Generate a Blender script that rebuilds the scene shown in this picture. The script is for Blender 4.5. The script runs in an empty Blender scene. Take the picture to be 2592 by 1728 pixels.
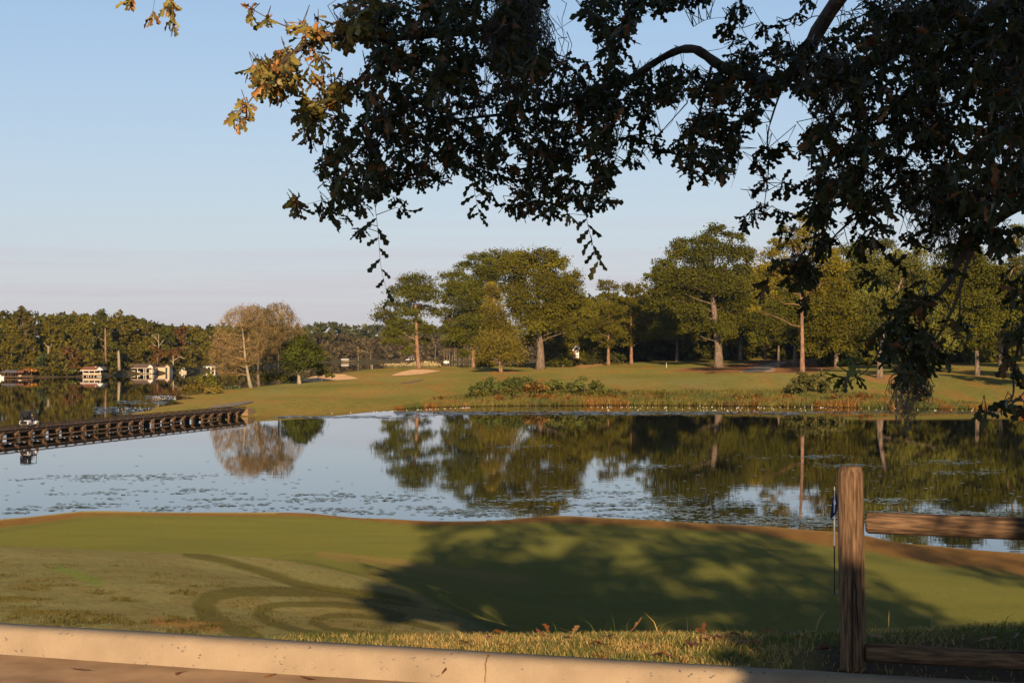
import bpy, bmesh, math, random
import numpy as np
from mathutils import Vector, Matrix

random.seed(7)
R = np.random.default_rng(11)
S = bpy.context.scene
COL = S.collection

# ------------------------------------------------------------------ camera, sky, sun, exposure
F = 4068.0            # focal length in photograph pixels (2592 wide)
CX, HY = 1296.0, 879.0
EYE = 1.53            # eye height above the road
LAKE = -9.0           # lake level
H = EYE - LAKE
cd = bpy.data.cameras.new('camera')
cam = bpy.data.objects.new('camera', cd)
COL.objects.link(cam)
cam.location = (0, 0, EYE)
cam.rotation_euler = (math.radians(90), 0, 0)
cd.sensor_width = 22.3
cd.lens = 22.3 * F / 2592
cd.shift_y = 15 / 2592
cd.clip_start = 0.1
cd.clip_end = 8000
S.camera = cam

SUN_EL, SUN_AZ = math.radians(15.0), math.radians(3.0)      # sun behind the camera, a little to the right
SUND = np.array([math.sin(SUN_AZ) * math.cos(SUN_EL), -math.cos(SUN_AZ) * math.cos(SUN_EL), math.sin(SUN_EL)])
w = bpy.data.worlds.new('World')
S.world = w
w.use_nodes = True
nt = w.node_tree
nt.nodes.clear()
N = nt.nodes.new
L = nt.links.new
out = N('ShaderNodeOutputWorld')
bg = N('ShaderNodeBackground')
sky = N('ShaderNodeTexSky')
sky.sky_type = 'NISHITA'
sky.sun_disc = False
sky.sun_elevation = SUN_EL
sky.sun_rotation = math.radians(180) - SUN_AZ
sky.altitude = 100
sky.air_density = 1.0
sky.dust_density = 0.6
sky.ozone_density = 1.0
bg.inputs['Strength'].default_value = 0.075
# thin streaks of cloud low over the horizon, all the way round
tc = N('ShaderNodeTexCoord')
sep = N('ShaderNodeSeparateXYZ')
L(tc.outputs['Generated'], sep.inputs[0])
mp = N('ShaderNodeMapping')
mp.inputs['Scale'].default_value = (2.2, 2.2, 85)
L(tc.outputs['Generated'], mp.inputs[0])
nz = N('ShaderNodeTexNoise')
nz.inputs['Scale'].default_value = 1.7
nz.inputs['Detail'].default_value = 5
nz.inputs['Roughness'].default_value = 0.55
L(mp.outputs[0], nz.inputs['Vector'])
cr = N('ShaderNodeValToRGB')
cr.color_ramp.elements[0].position = 0.47
cr.color_ramp.elements[1].position = 0.66
L(nz.outputs['Fac'], cr.inputs[0])
band = N('ShaderNodeValToRGB')
be = band.color_ramp.elements
be[0].position = 0.0; be[0].color = (0.6, 0.6, 0.6, 1)
be[1].position = 0.12; be[1].color = (0, 0, 0, 1)
e = be.new(0.035); e.color = (1, 1, 1, 1)
e = be.new(0.065); e.color = (0.35, 0.35, 0.35, 1)
L(sep.outputs['Z'], band.inputs[0])
mul = N('ShaderNodeMath'); mul.operation = 'MULTIPLY'
L(cr.outputs[0], mul.inputs[0]); L(band.outputs[0], mul.inputs[1])
mul2 = N('ShaderNodeMath'); mul2.operation = 'MULTIPLY'; mul2.inputs[1].default_value = 0.55
L(mul.outputs[0], mul2.inputs[0])
mix = N('ShaderNodeMixRGB'); mix.blend_type = 'MIX'
mix.inputs[2].default_value = (6.0, 5.35, 6.1, 1)
L(mul2.outputs[0], mix.inputs[0])
hz_r = N('ShaderNodeValToRGB')
he = hz_r.color_ramp.elements
he[0].position = 0.0; he[0].color = (.88, .88, .88, 1)
he[1].position = .42; he[1].color = (0, 0, 0, 1)
e = he.new(.07); e.color = (.75, .75, .75, 1)
e = he.new(.20); e.color = (.55, .55, .55, 1)
L(sep.outputs['Z'], hz_r.inputs[0])
hcol = N('ShaderNodeValToRGB')
ce = hcol.color_ramp.elements
ce[0].position = 0.0; ce[0].color = (.640, .610, .665, 1)
ce[1].position = .22; ce[1].color = (.40, .595, .93, 1)
e = ce.new(.08); e.color = (.57, .67, .82, 1)
L(sep.outputs['Z'], hcol.inputs[0])
hsc = N('ShaderNodeVectorMath'); hsc.operation = 'SCALE'; hsc.inputs['Scale'].default_value = 9.6
L(hcol.outputs[0], hsc.inputs[0])
mixh = N('ShaderNodeMixRGB')
L(hz_r.outputs[0], mixh.inputs[0]); L(sky.outputs[0], mixh.inputs[1]); L(hsc.outputs[0], mixh.inputs[2])
L(mixh.outputs[0], mix.inputs[1])
L(mix.outputs[0], bg.inputs['Color'])
L(bg.outputs[0], out.inputs['Surface'])

sl = bpy.data.lights.new('sun', 'SUN')
sl.energy = 5.0
sl.angle = math.radians(0.53)
sl.color = (1.0, 0.69, 0.40)
so = bpy.data.objects.new('sun', sl)
COL.objects.link(so)
so.location = (20, -60, 40)
so.rotation_euler = Vector(tuple(-SUND)).to_track_quat('-Z', 'Y').to_euler()

S.view_settings.view_transform = 'Standard'
S.view_settings.look = 'None'
S.view_settings.exposure = 0.45
S.view_settings.gamma = 1.0
S.view_settings.use_curve_mapping = False
S.cycles.use_denoising = True
S.cycles.max_bounces = 6
S.cycles.transparent_max_bounces = 8
S.cycles.volume_bounces = 0
S.cycles.caustics_reflective = False
S.cycles.caustics_refractive = False

# ------------------------------------------------------------------ helpers
def tag(o, label=None, cat=None, group=None, kind=None):
    if label: o['label'] = label
    if cat: o['category'] = cat
    if group: o['group'] = group
    if kind: o['kind'] = kind
    return o

def empty(name, loc, label=None, cat=None, group=None, rz=0.0):
    o = bpy.data.objects.new(name, None)
    COL.objects.link(o)
    o.location = tuple(loc)
    o.rotation_euler = (0, 0, rz)
    o.empty_display_size = 0.3
    return tag(o, label, cat, group)

def link(name, me, parent=None):
    o = bpy.data.objects.new(name, me)
    COL.objects.link(o)
    if parent is not None:
        o.parent = parent
    return o

def P(x, y, D):
    """point seen at photograph pixel (x, y), D metres ahead"""
    return np.array([(x - CX) / F * D, D, EYE - (y - HY) / F * D])

def npmesh(name, verts, faces, material, parent=None, cols=None, smooth=False, off=None):
    """verts (n,3); faces: list of (m,k) int arrays; cols (n,3) per vertex colour"""
    v = np.asarray(verts, dtype=np.float64)
    if off is not None:
        v = v - np.asarray(off)
    if not isinstance(faces, (list, tuple)):
        faces = [faces]
    faces = [np.asarray(f, dtype=np.int32) for f in faces if len(f)]
    me = bpy.data.meshes.new(name)
    me.vertices.add(len(v))
    me.vertices.foreach_set('co', v.astype(np.float32).ravel())
    lo = np.concatenate([f.ravel() for f in faces])
    tot = np.concatenate([np.full(len(f), f.shape[1], np.int32) for f in faces])
    st = np.concatenate([[0], np.cumsum(tot)[:-1]]).astype(np.int32)
    me.loops.add(len(lo))
    me.loops.foreach_set('vertex_index', lo)
    me.polygons.add(len(tot))
    me.polygons.foreach_set('loop_start', st)
    me.polygons.foreach_set('loop_total', tot)
    if smooth:
        me.polygons.foreach_set('use_smooth', np.ones(len(tot), bool))
    me.update(calc_edges=True)
    if cols is not None:
        a = me.color_attributes.new('Col', 'FLOAT_COLOR', 'POINT')
        c = np.ones((len(v), 4), np.float32)
        c[:, :3] = cols
        a.data.foreach_set('color', c.ravel())
    me.materials.append(material)
    return link(name, me, parent)

class MB:
    """collects boxes, bars and tubes into one mesh"""
    def __init__(s):
        s.v, s.f = [], []
    def add(s, vs, fs):
        n = len(s.v)
        s.v += [tuple(map(float, p)) for p in vs]
        s.f += [tuple(i + n for i in f) for f in fs]
        return s
    def hexa(s, vs):
        return s.add(vs, [(0, 3, 2, 1), (4, 5, 6, 7), (0, 1, 5, 4), (1, 2, 6, 5), (2, 3, 7, 6), (3, 0, 4, 7)])
    def box(s, c, d, rz=0.0):
        x, y, z = d[0] / 2, d[1] / 2, d[2] / 2
        cs, sn = math.cos(rz), math.sin(rz)
        vs = []
        for k in (-z, z):
            for i, j in ((-x, -y), (x, -y), (x, y), (-x, y)):
                vs.append((c[0] + i * cs - j * sn, c[1] + i * sn + j * cs, c[2] + k))
        return s.hexa(vs)
    def bar(s, a, b, wd, ht=None, up=(0, 0, 1)):
        a, b = Vector(a), Vector(b)
        d = (b - a).normalized()
        u = Vector(up)
        if abs(d.dot(u)) > 0.98: u = Vector((1, 0, 0))
        sx = d.cross(u).normalized() * (wd / 2)
        sz = sx.cross(d).normalized() * ((ht or wd) / 2)
        vs = []
        for p in (a, b):
            for q in (-sx - sz, sx - sz, sx + sz, -sx + sz):
                vs.append(p + q)
        return s.add(vs, [(0, 1, 2, 3), (7, 6, 5, 4), (0, 4, 5, 1), (1, 5, 6, 2), (2, 6, 7, 3), (3, 7, 4, 0)])
    def tube(s, pts, rad, n=8, cap=True):
        pts = [Vector(p) for p in pts]
        vs, fs = [], []
        ref = Vector((0.31, 0.17, 0.93))
        for i, p in enumerate(pts):
            d = (pts[min(i + 1, len(pts) - 1)] - pts[max(i - 1, 0)]).normalized()
            if abs(d.dot(ref)) > 0.97: ref = Vector((0.9, 0.3, 0.1))
            a = d.cross(ref).normalized(); b = d.cross(a).normalized()
            r = rad[i] if hasattr(rad, '__len__') else rad
            for k in range(n):
                t = 2 * math.pi * k / n
                vs.append(p + a * (r * math.cos(t)) + b * (r * math.sin(t)))
        for i in range(len(pts) - 1):
            for k in range(n):
                q = (k + 1) % n
                fs.append((i * n + k, i * n + q, i * n + n + q, i * n + n + k))
        if cap:
            fs.append(tuple(range(n - 1, -1, -1)))
            m = (len(pts) - 1) * n
            fs.append(tuple(range(m, m + n)))
        return s.add(vs, fs)
    def prism(s, poly, d):
        """poly: points in space, extruded by vector d"""
        n = len(poly)
        vs = [Vector(p) for p in poly] + [Vector(p) + Vector(d) for p in poly]
        fs = [tuple(range(n - 1, -1, -1)), tuple(range(n, 2 * n))]
        for i in range(n):
            j = (i + 1) % n
            fs.append((i, j, n + j, n + i))
        return s.add(vs, fs)
    def build(s, name, material, parent=None, off=None, smooth=False, bevel=0.0):
        me = bpy.data.meshes.new(name)
        v = s.v
        if off is not None:
            v = [(p[0] - off[0], p[1] - off[1], p[2] - off[2]) for p in v]
        me.from_pydata(v, [], s.f)
        bm = bmesh.new(); bm.from_mesh(me)
        bmesh.ops.recalc_face_normals(bm, faces=bm.faces)
        if bevel:
            bmesh.ops.bevel(bm, geom=[e for e in bm.edges if e.calc_face_angle(0) > 0.6], offset=bevel, segments=2, affect='EDGES')
        bm.to_mesh(me); bm.free()
        if smooth:
            me.polygons.foreach_set('use_smooth', np.ones(len(me.polygons), bool))
        me.materials.append(material)
        return link(name, me, parent)

def segs(p0, p1, r0, r1):
    """three-sided prisms for many thin twigs at once"""
    p0, p1 = np.asarray(p0, float), np.asarray(p1, float)
    n = len(p0)
    r0 = np.broadcast_to(r0, n); r1 = np.broadcast_to(r1, n)
    d = p1 - p0
    d /= np.maximum(np.linalg.norm(d, axis=1, keepdims=True), 1e-9)
    ref = np.where(np.abs(d[:, 2:3]) > 0.9, [[1.0, 0, 0]], [[0, 0, 1.0]])
    a = np.cross(d, ref); a /= np.linalg.norm(a, axis=1, keepdims=True)
    b = np.cross(d, a)
    vs = np.zeros((n, 6, 3))
    for k in range(3):
        t = 2 * math.pi * k / 3
        o = a * math.cos(t) + b * math.sin(t)
        vs[:, k] = p0 + o * r0[:, None]
        vs[:, 3 + k] = p1 + o * r1[:, None]
    base = (np.arange(n) * 6)[:, None, None]
    q = np.array([[0, 1, 4, 3], [1, 2, 5, 4], [2, 0, 3, 5]])[None]
    return vs.reshape(-1, 3), (base + q).reshape(-1, 4)

def rand_dirs(n):
    v = R.normal(size=(n, 3))
    return v / np.linalg.norm(v, axis=1, keepdims=True)

def cards(c, nrm, ax, ln, wd):
    """leaf-shaped quads at c, long axis ax, facing nrm"""
    n = len(c)
    ax = ax / np.maximum(np.linalg.norm(ax, axis=1, keepdims=True), 1e-9)
    sd = np.cross(nrm, ax)
    sd /= np.maximum(np.linalg.norm(sd, axis=1, keepdims=True), 1e-9)
    ln = np.broadcast_to(ln, n)[:, None]; wd = np.broadcast_to(wd, n)[:, None]
    v = np.stack([c - ax * ln * .5, c + sd * wd * .5 + ax * ln * .05, c + ax * ln * .5, c - sd * wd * .5 - ax * ln * .05], 1)
    f = np.arange(n * 4).reshape(n, 4)
    return v.reshape(-1, 3), f

def inpoly(poly, x, y):
    x = np.asarray(x); y = np.asarray(y)
    ins = np.zeros(x.shape, bool)
    n = len(poly)
    for i in range(n):
        x0, y0 = poly[i]; x1, y1 = poly[(i + 1) % n]
        if y0 == y1: continue
        c = ((y0 > y) != (y1 > y)) & (x < (x1 - x0) * (y - y0) / (y1 - y0) + x0)
        ins ^= c
    return ins

def polydist(pts, x, y, sy=1.0):
    """distance to a polyline with y stretched by sy"""
    best = np.full(np.shape(x), 1e9)
    for (x0, y0), (x1, y1) in zip(pts[:-1], pts[1:]):
        dx, dy = x1 - x0, (y1 - y0) * sy
        t = np.clip(((x - x0) * dx + (y - y0) * sy * dy) / (dx * dx + dy * dy + 1e-9), 0, 1)
        best = np.minimum(best, np.hypot(x - x0 - t * dx, (y - y0) * sy - t * dy))
    return best

def smooth01(a, b, x):
    t = np.clip((x - a) / (b - a), 0, 1)
    return t * t * (3 - 2 * t)

_perm = np.random.default_rng(3).random((64, 64))
def vnoise(x, y):
    xi = np.floor(x).astype(int); yi = np.floor(y).astype(int)
    fx, fy = x - xi, y - yi
    fx = fx * fx * (3 - 2 * fx); fy = fy * fy * (3 - 2 * fy)
    g = lambda i, j: _perm[i % 64, j % 64]
    return (g(xi, yi) * (1 - fx) + g(xi + 1, yi) * fx) * (1 - fy) + (g(xi, yi + 1) * (1 - fx) + g(xi + 1, yi + 1) * fx) * fy
def fbm(x, y, o=4):
    r, a, t = 0, .5, 0
    for k in range(o):
        r = r + a * vnoise(x * 2 ** k + 17 * k, y * 2 ** k + 9 * k); t += a; a *= .55
    return r / t

class TPS:
    """smooth surface through scattered heights"""
    def __init__(s, pts, lam=0.0):
        p = np.array(pts, float)
        s.xy = p[:, :2]; z = p[:, 2]
        s.sc = np.abs(s.xy).max()
        q = s.xy / s.sc
        n = len(p)
        K = s.k(q, q) + lam * np.eye(n)
        A = np.zeros((n + 3, n + 3)); A[:n, :n] = K
        A[:n, n] = 1; A[:n, n + 1:] = q; A[n, :n] = 1; A[n + 1:, :n] = q.T
        s.w = np.linalg.solve(A, np.concatenate([z, np.zeros(3)])); s.q = q
    def k(s, a, b):
        r2 = ((a[:, None] - b[None]) ** 2).sum(-1)
        return .5 * r2 * np.log(r2 + 1e-12)
    def __call__(s, x, y):
        sh = np.shape(x)
        q = np.stack([np.ravel(x), np.ravel(y)], 1) / s.sc
        o = np.empty(len(q))
        for i in range(0, len(q), 40000):
            t = q[i:i + 40000]
            o[i:i + 40000] = s.k(t, s.q) @ s.w[:-3] + s.w[-3] + t @ s.w[-2:]
        return o.reshape(sh)

# ------------------------------------------------------------------ materials
def mat(name):
    m = bpy.data.materials.new(name)
    m.use_nodes = True
    n = m.node_tree.nodes
    return m, n, m.node_tree.links.new, n['Principled BSDF']

def noisy(name, c1, c2, scale=4.0, rough=0.8, bump=0.0, bscale=None, detail=6, stretch=(1, 1, 1), spec=0.3, metallic=0.0, pos=(0.35, 0.65), dist=0.02):
    m, n, l, b = mat(name)
    t = n.new('ShaderNodeTexCoord')
    mp = n.new('ShaderNodeMapping'); mp.inputs['Scale'].default_value = stretch
    l(t.outputs['Object'], mp.inputs[0])
    z = n.new('ShaderNodeTexNoise'); z.inputs['Scale'].default_value = scale; z.inputs['Detail'].default_value = detail
    l(mp.outputs[0], z.inputs['Vector'])
    r = n.new('ShaderNodeValToRGB')
    r.color_ramp.elements[0].color = (*c1, 1); r.color_ramp.elements[1].color = (*c2, 1)
    r.color_ramp.elements[0].position, r.color_ramp.elements[1].position = pos
    l(z.outputs['Fac'], r.inputs[0]); l(r.outputs[0], b.inputs['Base Color'])
    b.inputs['Roughness'].default_value = rough
    b.inputs['Specular IOR Level'].default_value = spec
    b.inputs['Metallic'].default_value = metallic
    if bump:
        z2 = n.new('ShaderNodeTexNoise'); z2.inputs['Scale'].default_value = bscale or scale * 3; z2.inputs['Detail'].default_value = 5
        l(mp.outputs[0], z2.inputs['Vector'])
        k = n.new('ShaderNodeBump'); k.inputs['Strength'].default_value = bump; k.inputs['Distance'].default_value = dist
        l(z2.outputs['Fac'], k.inputs['Height']); l(k.outputs[0], b.inputs['Normal'])
    return m

def leafmat(name, transl=0.25, rough=0.6, spec=0.25):
    m, n, l, b = mat(name)
    a = n.new('ShaderNodeVertexColor'); a.layer_name = 'Col'
    l(a.outputs[0], b.inputs['Base Color'])
    b.inputs['Roughness'].default_value = rough
    b.inputs['Specular IOR Level'].default_value = spec
    t = n.new('ShaderNodeBsdfTranslucent')
    l(a.outputs[0], t.inputs[0])
    x = n.new('ShaderNodeMixShader'); x.inputs[0].default_value = transl
    l(b.outputs[0], x.inputs[1]); l(t.outputs[0], x.inputs[2])
    l(x.outputs[0], n['Material Output'].inputs['Surface'])
    return m

def turf(name, scale, bump=0.6, dist=0.02, bscale=60, var=0.35, stretch=(1, 1, 1), lean=.31):
    m, n, l, b = mat(name)
    a = n.new('ShaderNodeVertexColor'); a.layer_name = 'Col'
    t = n.new('ShaderNodeTexCoord')
    mp = n.new('ShaderNodeMapping'); mp.inputs['Scale'].default_value = stretch
    l(t.outputs['Object'], mp.inputs[0])
    z = n.new('ShaderNodeTexNoise'); z.inputs['Scale'].default_value = scale; z.inputs['Detail'].default_value = 8; z.inputs['Roughness'].default_value = .65
    l(mp.outputs[0], z.inputs['Vector'])
    mr = n.new('ShaderNodeMapRange'); mr.inputs['From Min'].default_value = .3; mr.inputs['From Max'].default_value = .7
    mr.inputs['To Min'].default_value = 1 - var; mr.inputs['To Max'].default_value = 1 + var
    l(z.outputs['Fac'], mr.inputs['Value'])
    x = n.new('ShaderNodeMixRGB'); x.blend_type = 'MULTIPLY'; x.inputs[0].default_value = 1
    l(a.outputs[0], x.inputs[1]); l(mr.outputs[0], x.inputs[2])
    l(x.outputs[0], b.inputs['Base Color'])
    b.inputs['Roughness'].default_value = .9
    b.inputs['Specular IOR Level'].default_value = .1
    b.inputs['Diffuse Roughness'].default_value = 1.0
    b.inputs['Sheen Weight'].default_value = .5
    b.inputs['Sheen Roughness'].default_value = .6
    l(x.outputs[0], b.inputs['Sheen Tint'])
    z2 = n.new('ShaderNodeTexNoise'); z2.inputs['Scale'].default_value = bscale; z2.inputs['Detail'].default_value = 4
    l(mp.outputs[0], z2.inputs['Vector'])
    k = n.new('ShaderNodeBump'); k.inputs['Strength'].default_value = bump; k.inputs['Distance'].default_value = dist
    l(z2.outputs['Fac'], k.inputs['Height'])
    # shading normals tilted towards the low sun, so the turf takes more light
    ad = n.new('ShaderNodeVectorMath'); ad.operation = 'ADD'; ad.inputs[1].default_value = (.04, -lean, 0)
    nm = n.new('ShaderNodeVectorMath'); nm.operation = 'NORMALIZE'
    l(k.outputs[0], ad.inputs[0]); l(ad.outputs[0], nm.inputs[0]); l(nm.outputs[0], b.inputs['Normal'])
    return m

M_leaf = leafmat('foliage', .15, .8, .04)
M_needle = leafmat('needles', .08, .8, .05)
M_oakleaf = leafmat('oak leaf', .22, .45, .35)
M_blade = leafmat('grass blade', .3, .6)
M_bark = noisy('grey brown bark', (.10, .075, .055), (.26, .20, .15), 3, .95, .8, 6, stretch=(1, 1, .25), dist=.1)
M_pinebark = noisy('reddish pine bark', (.15, .085, .055), (.36, .22, .14), 2, .95, .8, 5, stretch=(1, 1, .35), dist=.1)
M_twig = noisy('bare tan twig', (.27, .185, .08), (.43, .305, .14), 1.5, .9)
M_oakbark = noisy('dark oak bark', (.045, .035, .028), (.13, .10, .08), 9, .95, .9, 30, stretch=(1, 1, .4), dist=.02)
M_moss = noisy('grey spanish moss', (.15, .13, .10), (.27, .24, .19), 6, .95)
M_wood = noisy('weathered bridge timber', (.085, .052, .030), (.20, .122, .066), 3, .9, .4, 8)
M_darkwood = noisy('dark creosoted timber', (.035, .026, .02), (.10, .07, .05), 3, .9, .4, 8)
M_white = noisy('white paint', (.70, .70, .68), (.82, .82, .80), 3, .5)
M_cream = noisy('cream stucco', (.45, .365, .255), (.60, .50, .37), 1.2, .85)
M_roofbrown = noisy('brown shingle', (.11, .075, .06), (.20, .14, .11), 4, .9)
M_roofrust = noisy('rust red shingle', (.20, .075, .04), (.30, .13, .07), 4, .9)
M_roofgrey = noisy('slate grey shingle', (.10, .10, .12), (.20, .20, .22), 4, .8)
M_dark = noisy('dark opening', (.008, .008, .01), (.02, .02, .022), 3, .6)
M_sand = noisy('bunker sand', (.29, .185, .105), (.39, .26, .155), .6, .95, .3, 3, dist=.05)
M_black = noisy('black plastic', (.010, .010, .013), (.022, .022, .028), 8, .45)
M_cartwhite = noisy('pale cart body paint', (.50, .52, .55), (.58, .60, .62), 3, .3, spec=.5)

# ------------------------------------------------------------------ near ground
def yc(x):                                   # back edge of the kerb
    return 7.40 - 0.31 * x
near = []
def npx(x, D, z=None, y=None):
    if z is None: z = EYE - (y - HY) / F * D
    near.append(((x - CX) / F * D, D, z))
for x in (-6, -3.5, -2, -.9, 0, .9, 1.7, 3, 6):
    near.append((x, yc(x), .105)); near.append((x, yc(x) - 2.5, .12))
for xp, l in ((-300, ((11.5, 1470), (15, 1418), (19, 1372))), (0, ((11.5, 1478), (14.5, 1428), (19, 1382))), (480, ((11.3, 1502), (14.5, 1450), (19, 1404)))):
    for D, y in l: npx(xp, D, y=y)
for xp in (-300, 0, 480):
    npx(xp, 24, z=-2.0); npx(xp, 30, z=-3.4); npx(xp, 37, z=-3.86)
for D, z in ((11, -.35), (15, -.85), (20, -1.49), (27, -2.38), (33, -3.14), (40, -3.86)): npx(1000, D, z=z)
for D, y in ((11, 1552), (15, 1488), (19, 1428), (24, 1415), (30, 1408), (37, 1400)): npx(750, D, y=y)
for D, y in ((12, 1592), (16, 1562), (21, 1530), (27, 1502), (33, 1478), (39, 1448)): npx(1150, D, y=y)
for xp, yy in ((1300, 1612), (1700, 1610), (2050, 1612), (2592, 1594), (3000, 1580)):
    D = 9.0 if xp < 2300 else 9.4
    npx(xp, D, y=yy); npx(xp, D - .9, z=.06)
    npx(xp, 12, z=-.75); npx(xp, 17, z=-2.0); npx(xp, 23, z=-3.2); npx(xp, 28, z=-3.74); npx(xp, 34, z=-3.84)
crest = ((-500, 1345, 48), (0, 1314, 51), (200, 1294, 53), (540, 1296, 53), (780, 1298, 53), (1000, 1313, 51.5), (1150, 1319, 50.5), (1380, 1305, 52), (1640, 1315, 50.8), (1900, 1329, 49.5), (2180, 1352, 47), (2330, 1378, 44.5), (2592, 1400, 42.5), (3000, 1430, 40))
cr_x = np.array([c[0] for c in crest], float); cr_D = np.array([c[2] for c in crest], float)
for xp, y, D in crest:
    npx(xp, D, y=y); npx(xp, D - 2.2, y=(879 + (y - 879) * D / (D - 2.2)) + 3)
    z = EYE - (y - HY) / F * D
    npx(xp, D + 3, z=z - .75); npx(xp, D + 12, z=z - 4.2); npx(xp, D + 26, z=LAKE - .7); npx(xp, D + 45, z=LAKE - 1.6)
for xp in (300, 700, 1100, 1500, 1900, 2300): npx(xp, 43 if xp < 2200 else 38, z=-3.86)
npx(2112, 35, z=-3.84)
for x, y, z in ((-70, 10, 0), (70, 0, 0), (-70, 50, -4), (70, 40, -4), (-80, 100, -10.5), (80, 95, -10.5), (-40, 25, -1.2), (30, 20, -2)): near.append((x, y, z))
HN = TPS(near, 1e-7)

def ntint(x, y, z):
    """turf colours of the near ground, fixed to the ground"""
    xp = CX + F * x / y; yp = HY + F * (EYE - z) / y
    n1 = fbm(x * .9, y * .5); n2 = fbm(x * 5, y * 3.2); n3 = fbm(x * 15 + 3, y * 11)
    nb = fbm(x * .35 + 9, y * .9)
    ns = fbm(x * .5 + 4, y * 2.6)
    green = np.stack([.080 + .026 * nb + .022 * (ns - .5), .090 + .02 * nb + .016 * (ns - .5), .022 + .008 * (ns - .5)], -1)
    orange = np.array([.118, .066, .021]); tan = np.array([.24, .17, .06])
    dew = np.stack([.122 + .05 * n1, .124 + .045 * n1, .048 + .024 * n1], -1)
    dark = np.array([.060, .058, .011])
    c = green.copy()
    mixin = lambda c, k, m: c * (1 - m[..., None]) + np.asarray(k) * m[..., None]
    # dormant fringe round the back of the green
    yk = np.interp(xp, cr_x, np.array([q[1] for q in crest], float))
    wide = np.interp(xp, [-300, 0, 300, 900, 1500, 1900, 2100, 2592], [22, 22, 11, 9, 18, 18, 36, 56])
    m = 1 - smooth01(.75, 1.15, (yp - yk) / wide + (n1 - .5) * .5)
    m = np.where(y > 30, m, 0)
    c = mixin(c, orange * (.75 + .5 * n2[..., None]), m * .95)
    edge = np.exp(-((yp - yk) / wide - 1.35) ** 2 / .05) * (y > 30)
    c = mixin(c, (.05, .065, .02), edge * .45)
    m = np.where(y > 30, 1 - smooth01(-2, 6, yp - yk), 0) * np.where(xp < 700, 1, .3)
    c = mixin(c, (.22, .19, .07), m)
    # tan strip on the near edge of the green
    d = polydist([(820, 1405), (1000, 1424), (1150, 1446), (1320, 1462)], xp, yp, 2.2)
    c = mixin(c, tan * .7, (1 - smooth01(6, 34, d + 16 * (n2 - .5))) * .55 * (y > 20))
    d = polydist([(1310, 1478), (1180, 1466), (960, 1455)], xp, yp, 2)
    c = mixin(c, (.12, .09, .03), (1 - smooth01(20, 60, d)) * .4 * (y > 20))
    # rough with dew
    yb = np.interp(xp, [700, 760, 900, 1000, 1100, 1250, 1330, 1500], [1300, 1398, 1440, 1478, 1530, 1592, 1618, 1760])
    md = (1 - smooth01(20.5, 22.5, y)) * smooth01(-10, 14, yp - yb + (n1 - .5) * 30)
    brown = mixin(dew, (.125, .085, .03), smooth01(.52, .68, n2) * .35)
    brown = mixin(brown, (.075, .066, .016), smooth01(.56, .7, n3) * .3)
    c = mixin(c, brown, md)
    fade = smooth01(700, 950, xp) * smooth01(1405, 1450, yp)
    c = mixin(c, (.17, .135, .04), md * fade * smooth01(.40, .6, n1) * .6)
    wob = (fbm(x * 3, y * 2) - .5) * 14 + (n3 - .5) * 10
    for pts, wd in (([(480, 1402), (560, 1417), (650, 1441), (750, 1476), (850, 1493), (950, 1503), (1050, 1528)], 42),
                    ([(1010, 1520), (900, 1502), (800, 1496), (600, 1496), (535, 1508), (515, 1530), (530, 1560), (590, 1592), (640, 1612)], 62),
                    ([(1010, 1556), (930, 1536), (850, 1528), (720, 1528), (668, 1536), (655, 1552), (680, 1572), (760, 1597), (860, 1611), (1000, 1618)], 38),
                    ([(1100, 1590), (1000, 1566), (900, 1557), (840, 1557), (800, 1566), (795, 1576), (830, 1590), (920, 1603), (1050, 1612)], 32)):
        d = polydist(pts, xp, yp, 2.4)
        c = mixin(c, dark * (.85 + .5 * n2[..., None]), (1 - smooth01(wd * .5 - 7, wd * .5 + 5, d + wob * .5)) * (y < 24) * .80)
    # tufts the mower missed
    reg = np.exp(-(((xp - 260) / 330) ** 2 + ((yp - 1530) / 70) ** 2)) + .9 * np.exp(-(((xp - 60) / 130) ** 2 + ((yp - 1560) / 50) ** 2))
    m = smooth01(.56, .66, fbm(x * 4.3, y * 2.1) + .12 * reg - .06) * np.clip(reg * 1.3, 0, 1) * (y < 20)
    c = mixin(c, np.stack([.085 + .08 * n3, .085 + .04 * n3, .022 + 0 * x], -1), m * .85)
    d = polydist([(150, 1438), (200, 1455), (245, 1472)], xp, yp, 1.5)
    c = mixin(c, (.11, .16, .03), (1 - smooth01(8, 22, d + 20 * (n3 - .5))) * .7)
    d = polydist([(400, 1572), (470, 1580), (540, 1588)], xp, yp, 2)
    c = mixin(c, (.22, .11, .03), (1 - smooth01(10, 34, d + 30 * (n3 - .5))) * .6)
    # drier strip right behind the kerb
    v = (y - yc(x)) / 1.047
    m = (1 - smooth01(.9, 1.8, v)) * smooth01(900, 1250, xp)
    c = mixin(c, (.16, .13, .045), m * .9)
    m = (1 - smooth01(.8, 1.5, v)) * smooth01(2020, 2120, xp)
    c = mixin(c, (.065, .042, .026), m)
    return np.clip(c, .004, .9)

def polar(tan, rows):
    T, S_ = np.meshgrid(tan, rows, indexing='ij')
    n, m = T.shape
    i = np.arange(n * m).reshape(n, m)
    f = np.stack([i[:-1, :-1], i[1:, :-1], i[1:, 1:], i[:-1, 1:]], -1).reshape(-1, 4)
    return T, S_, f

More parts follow.
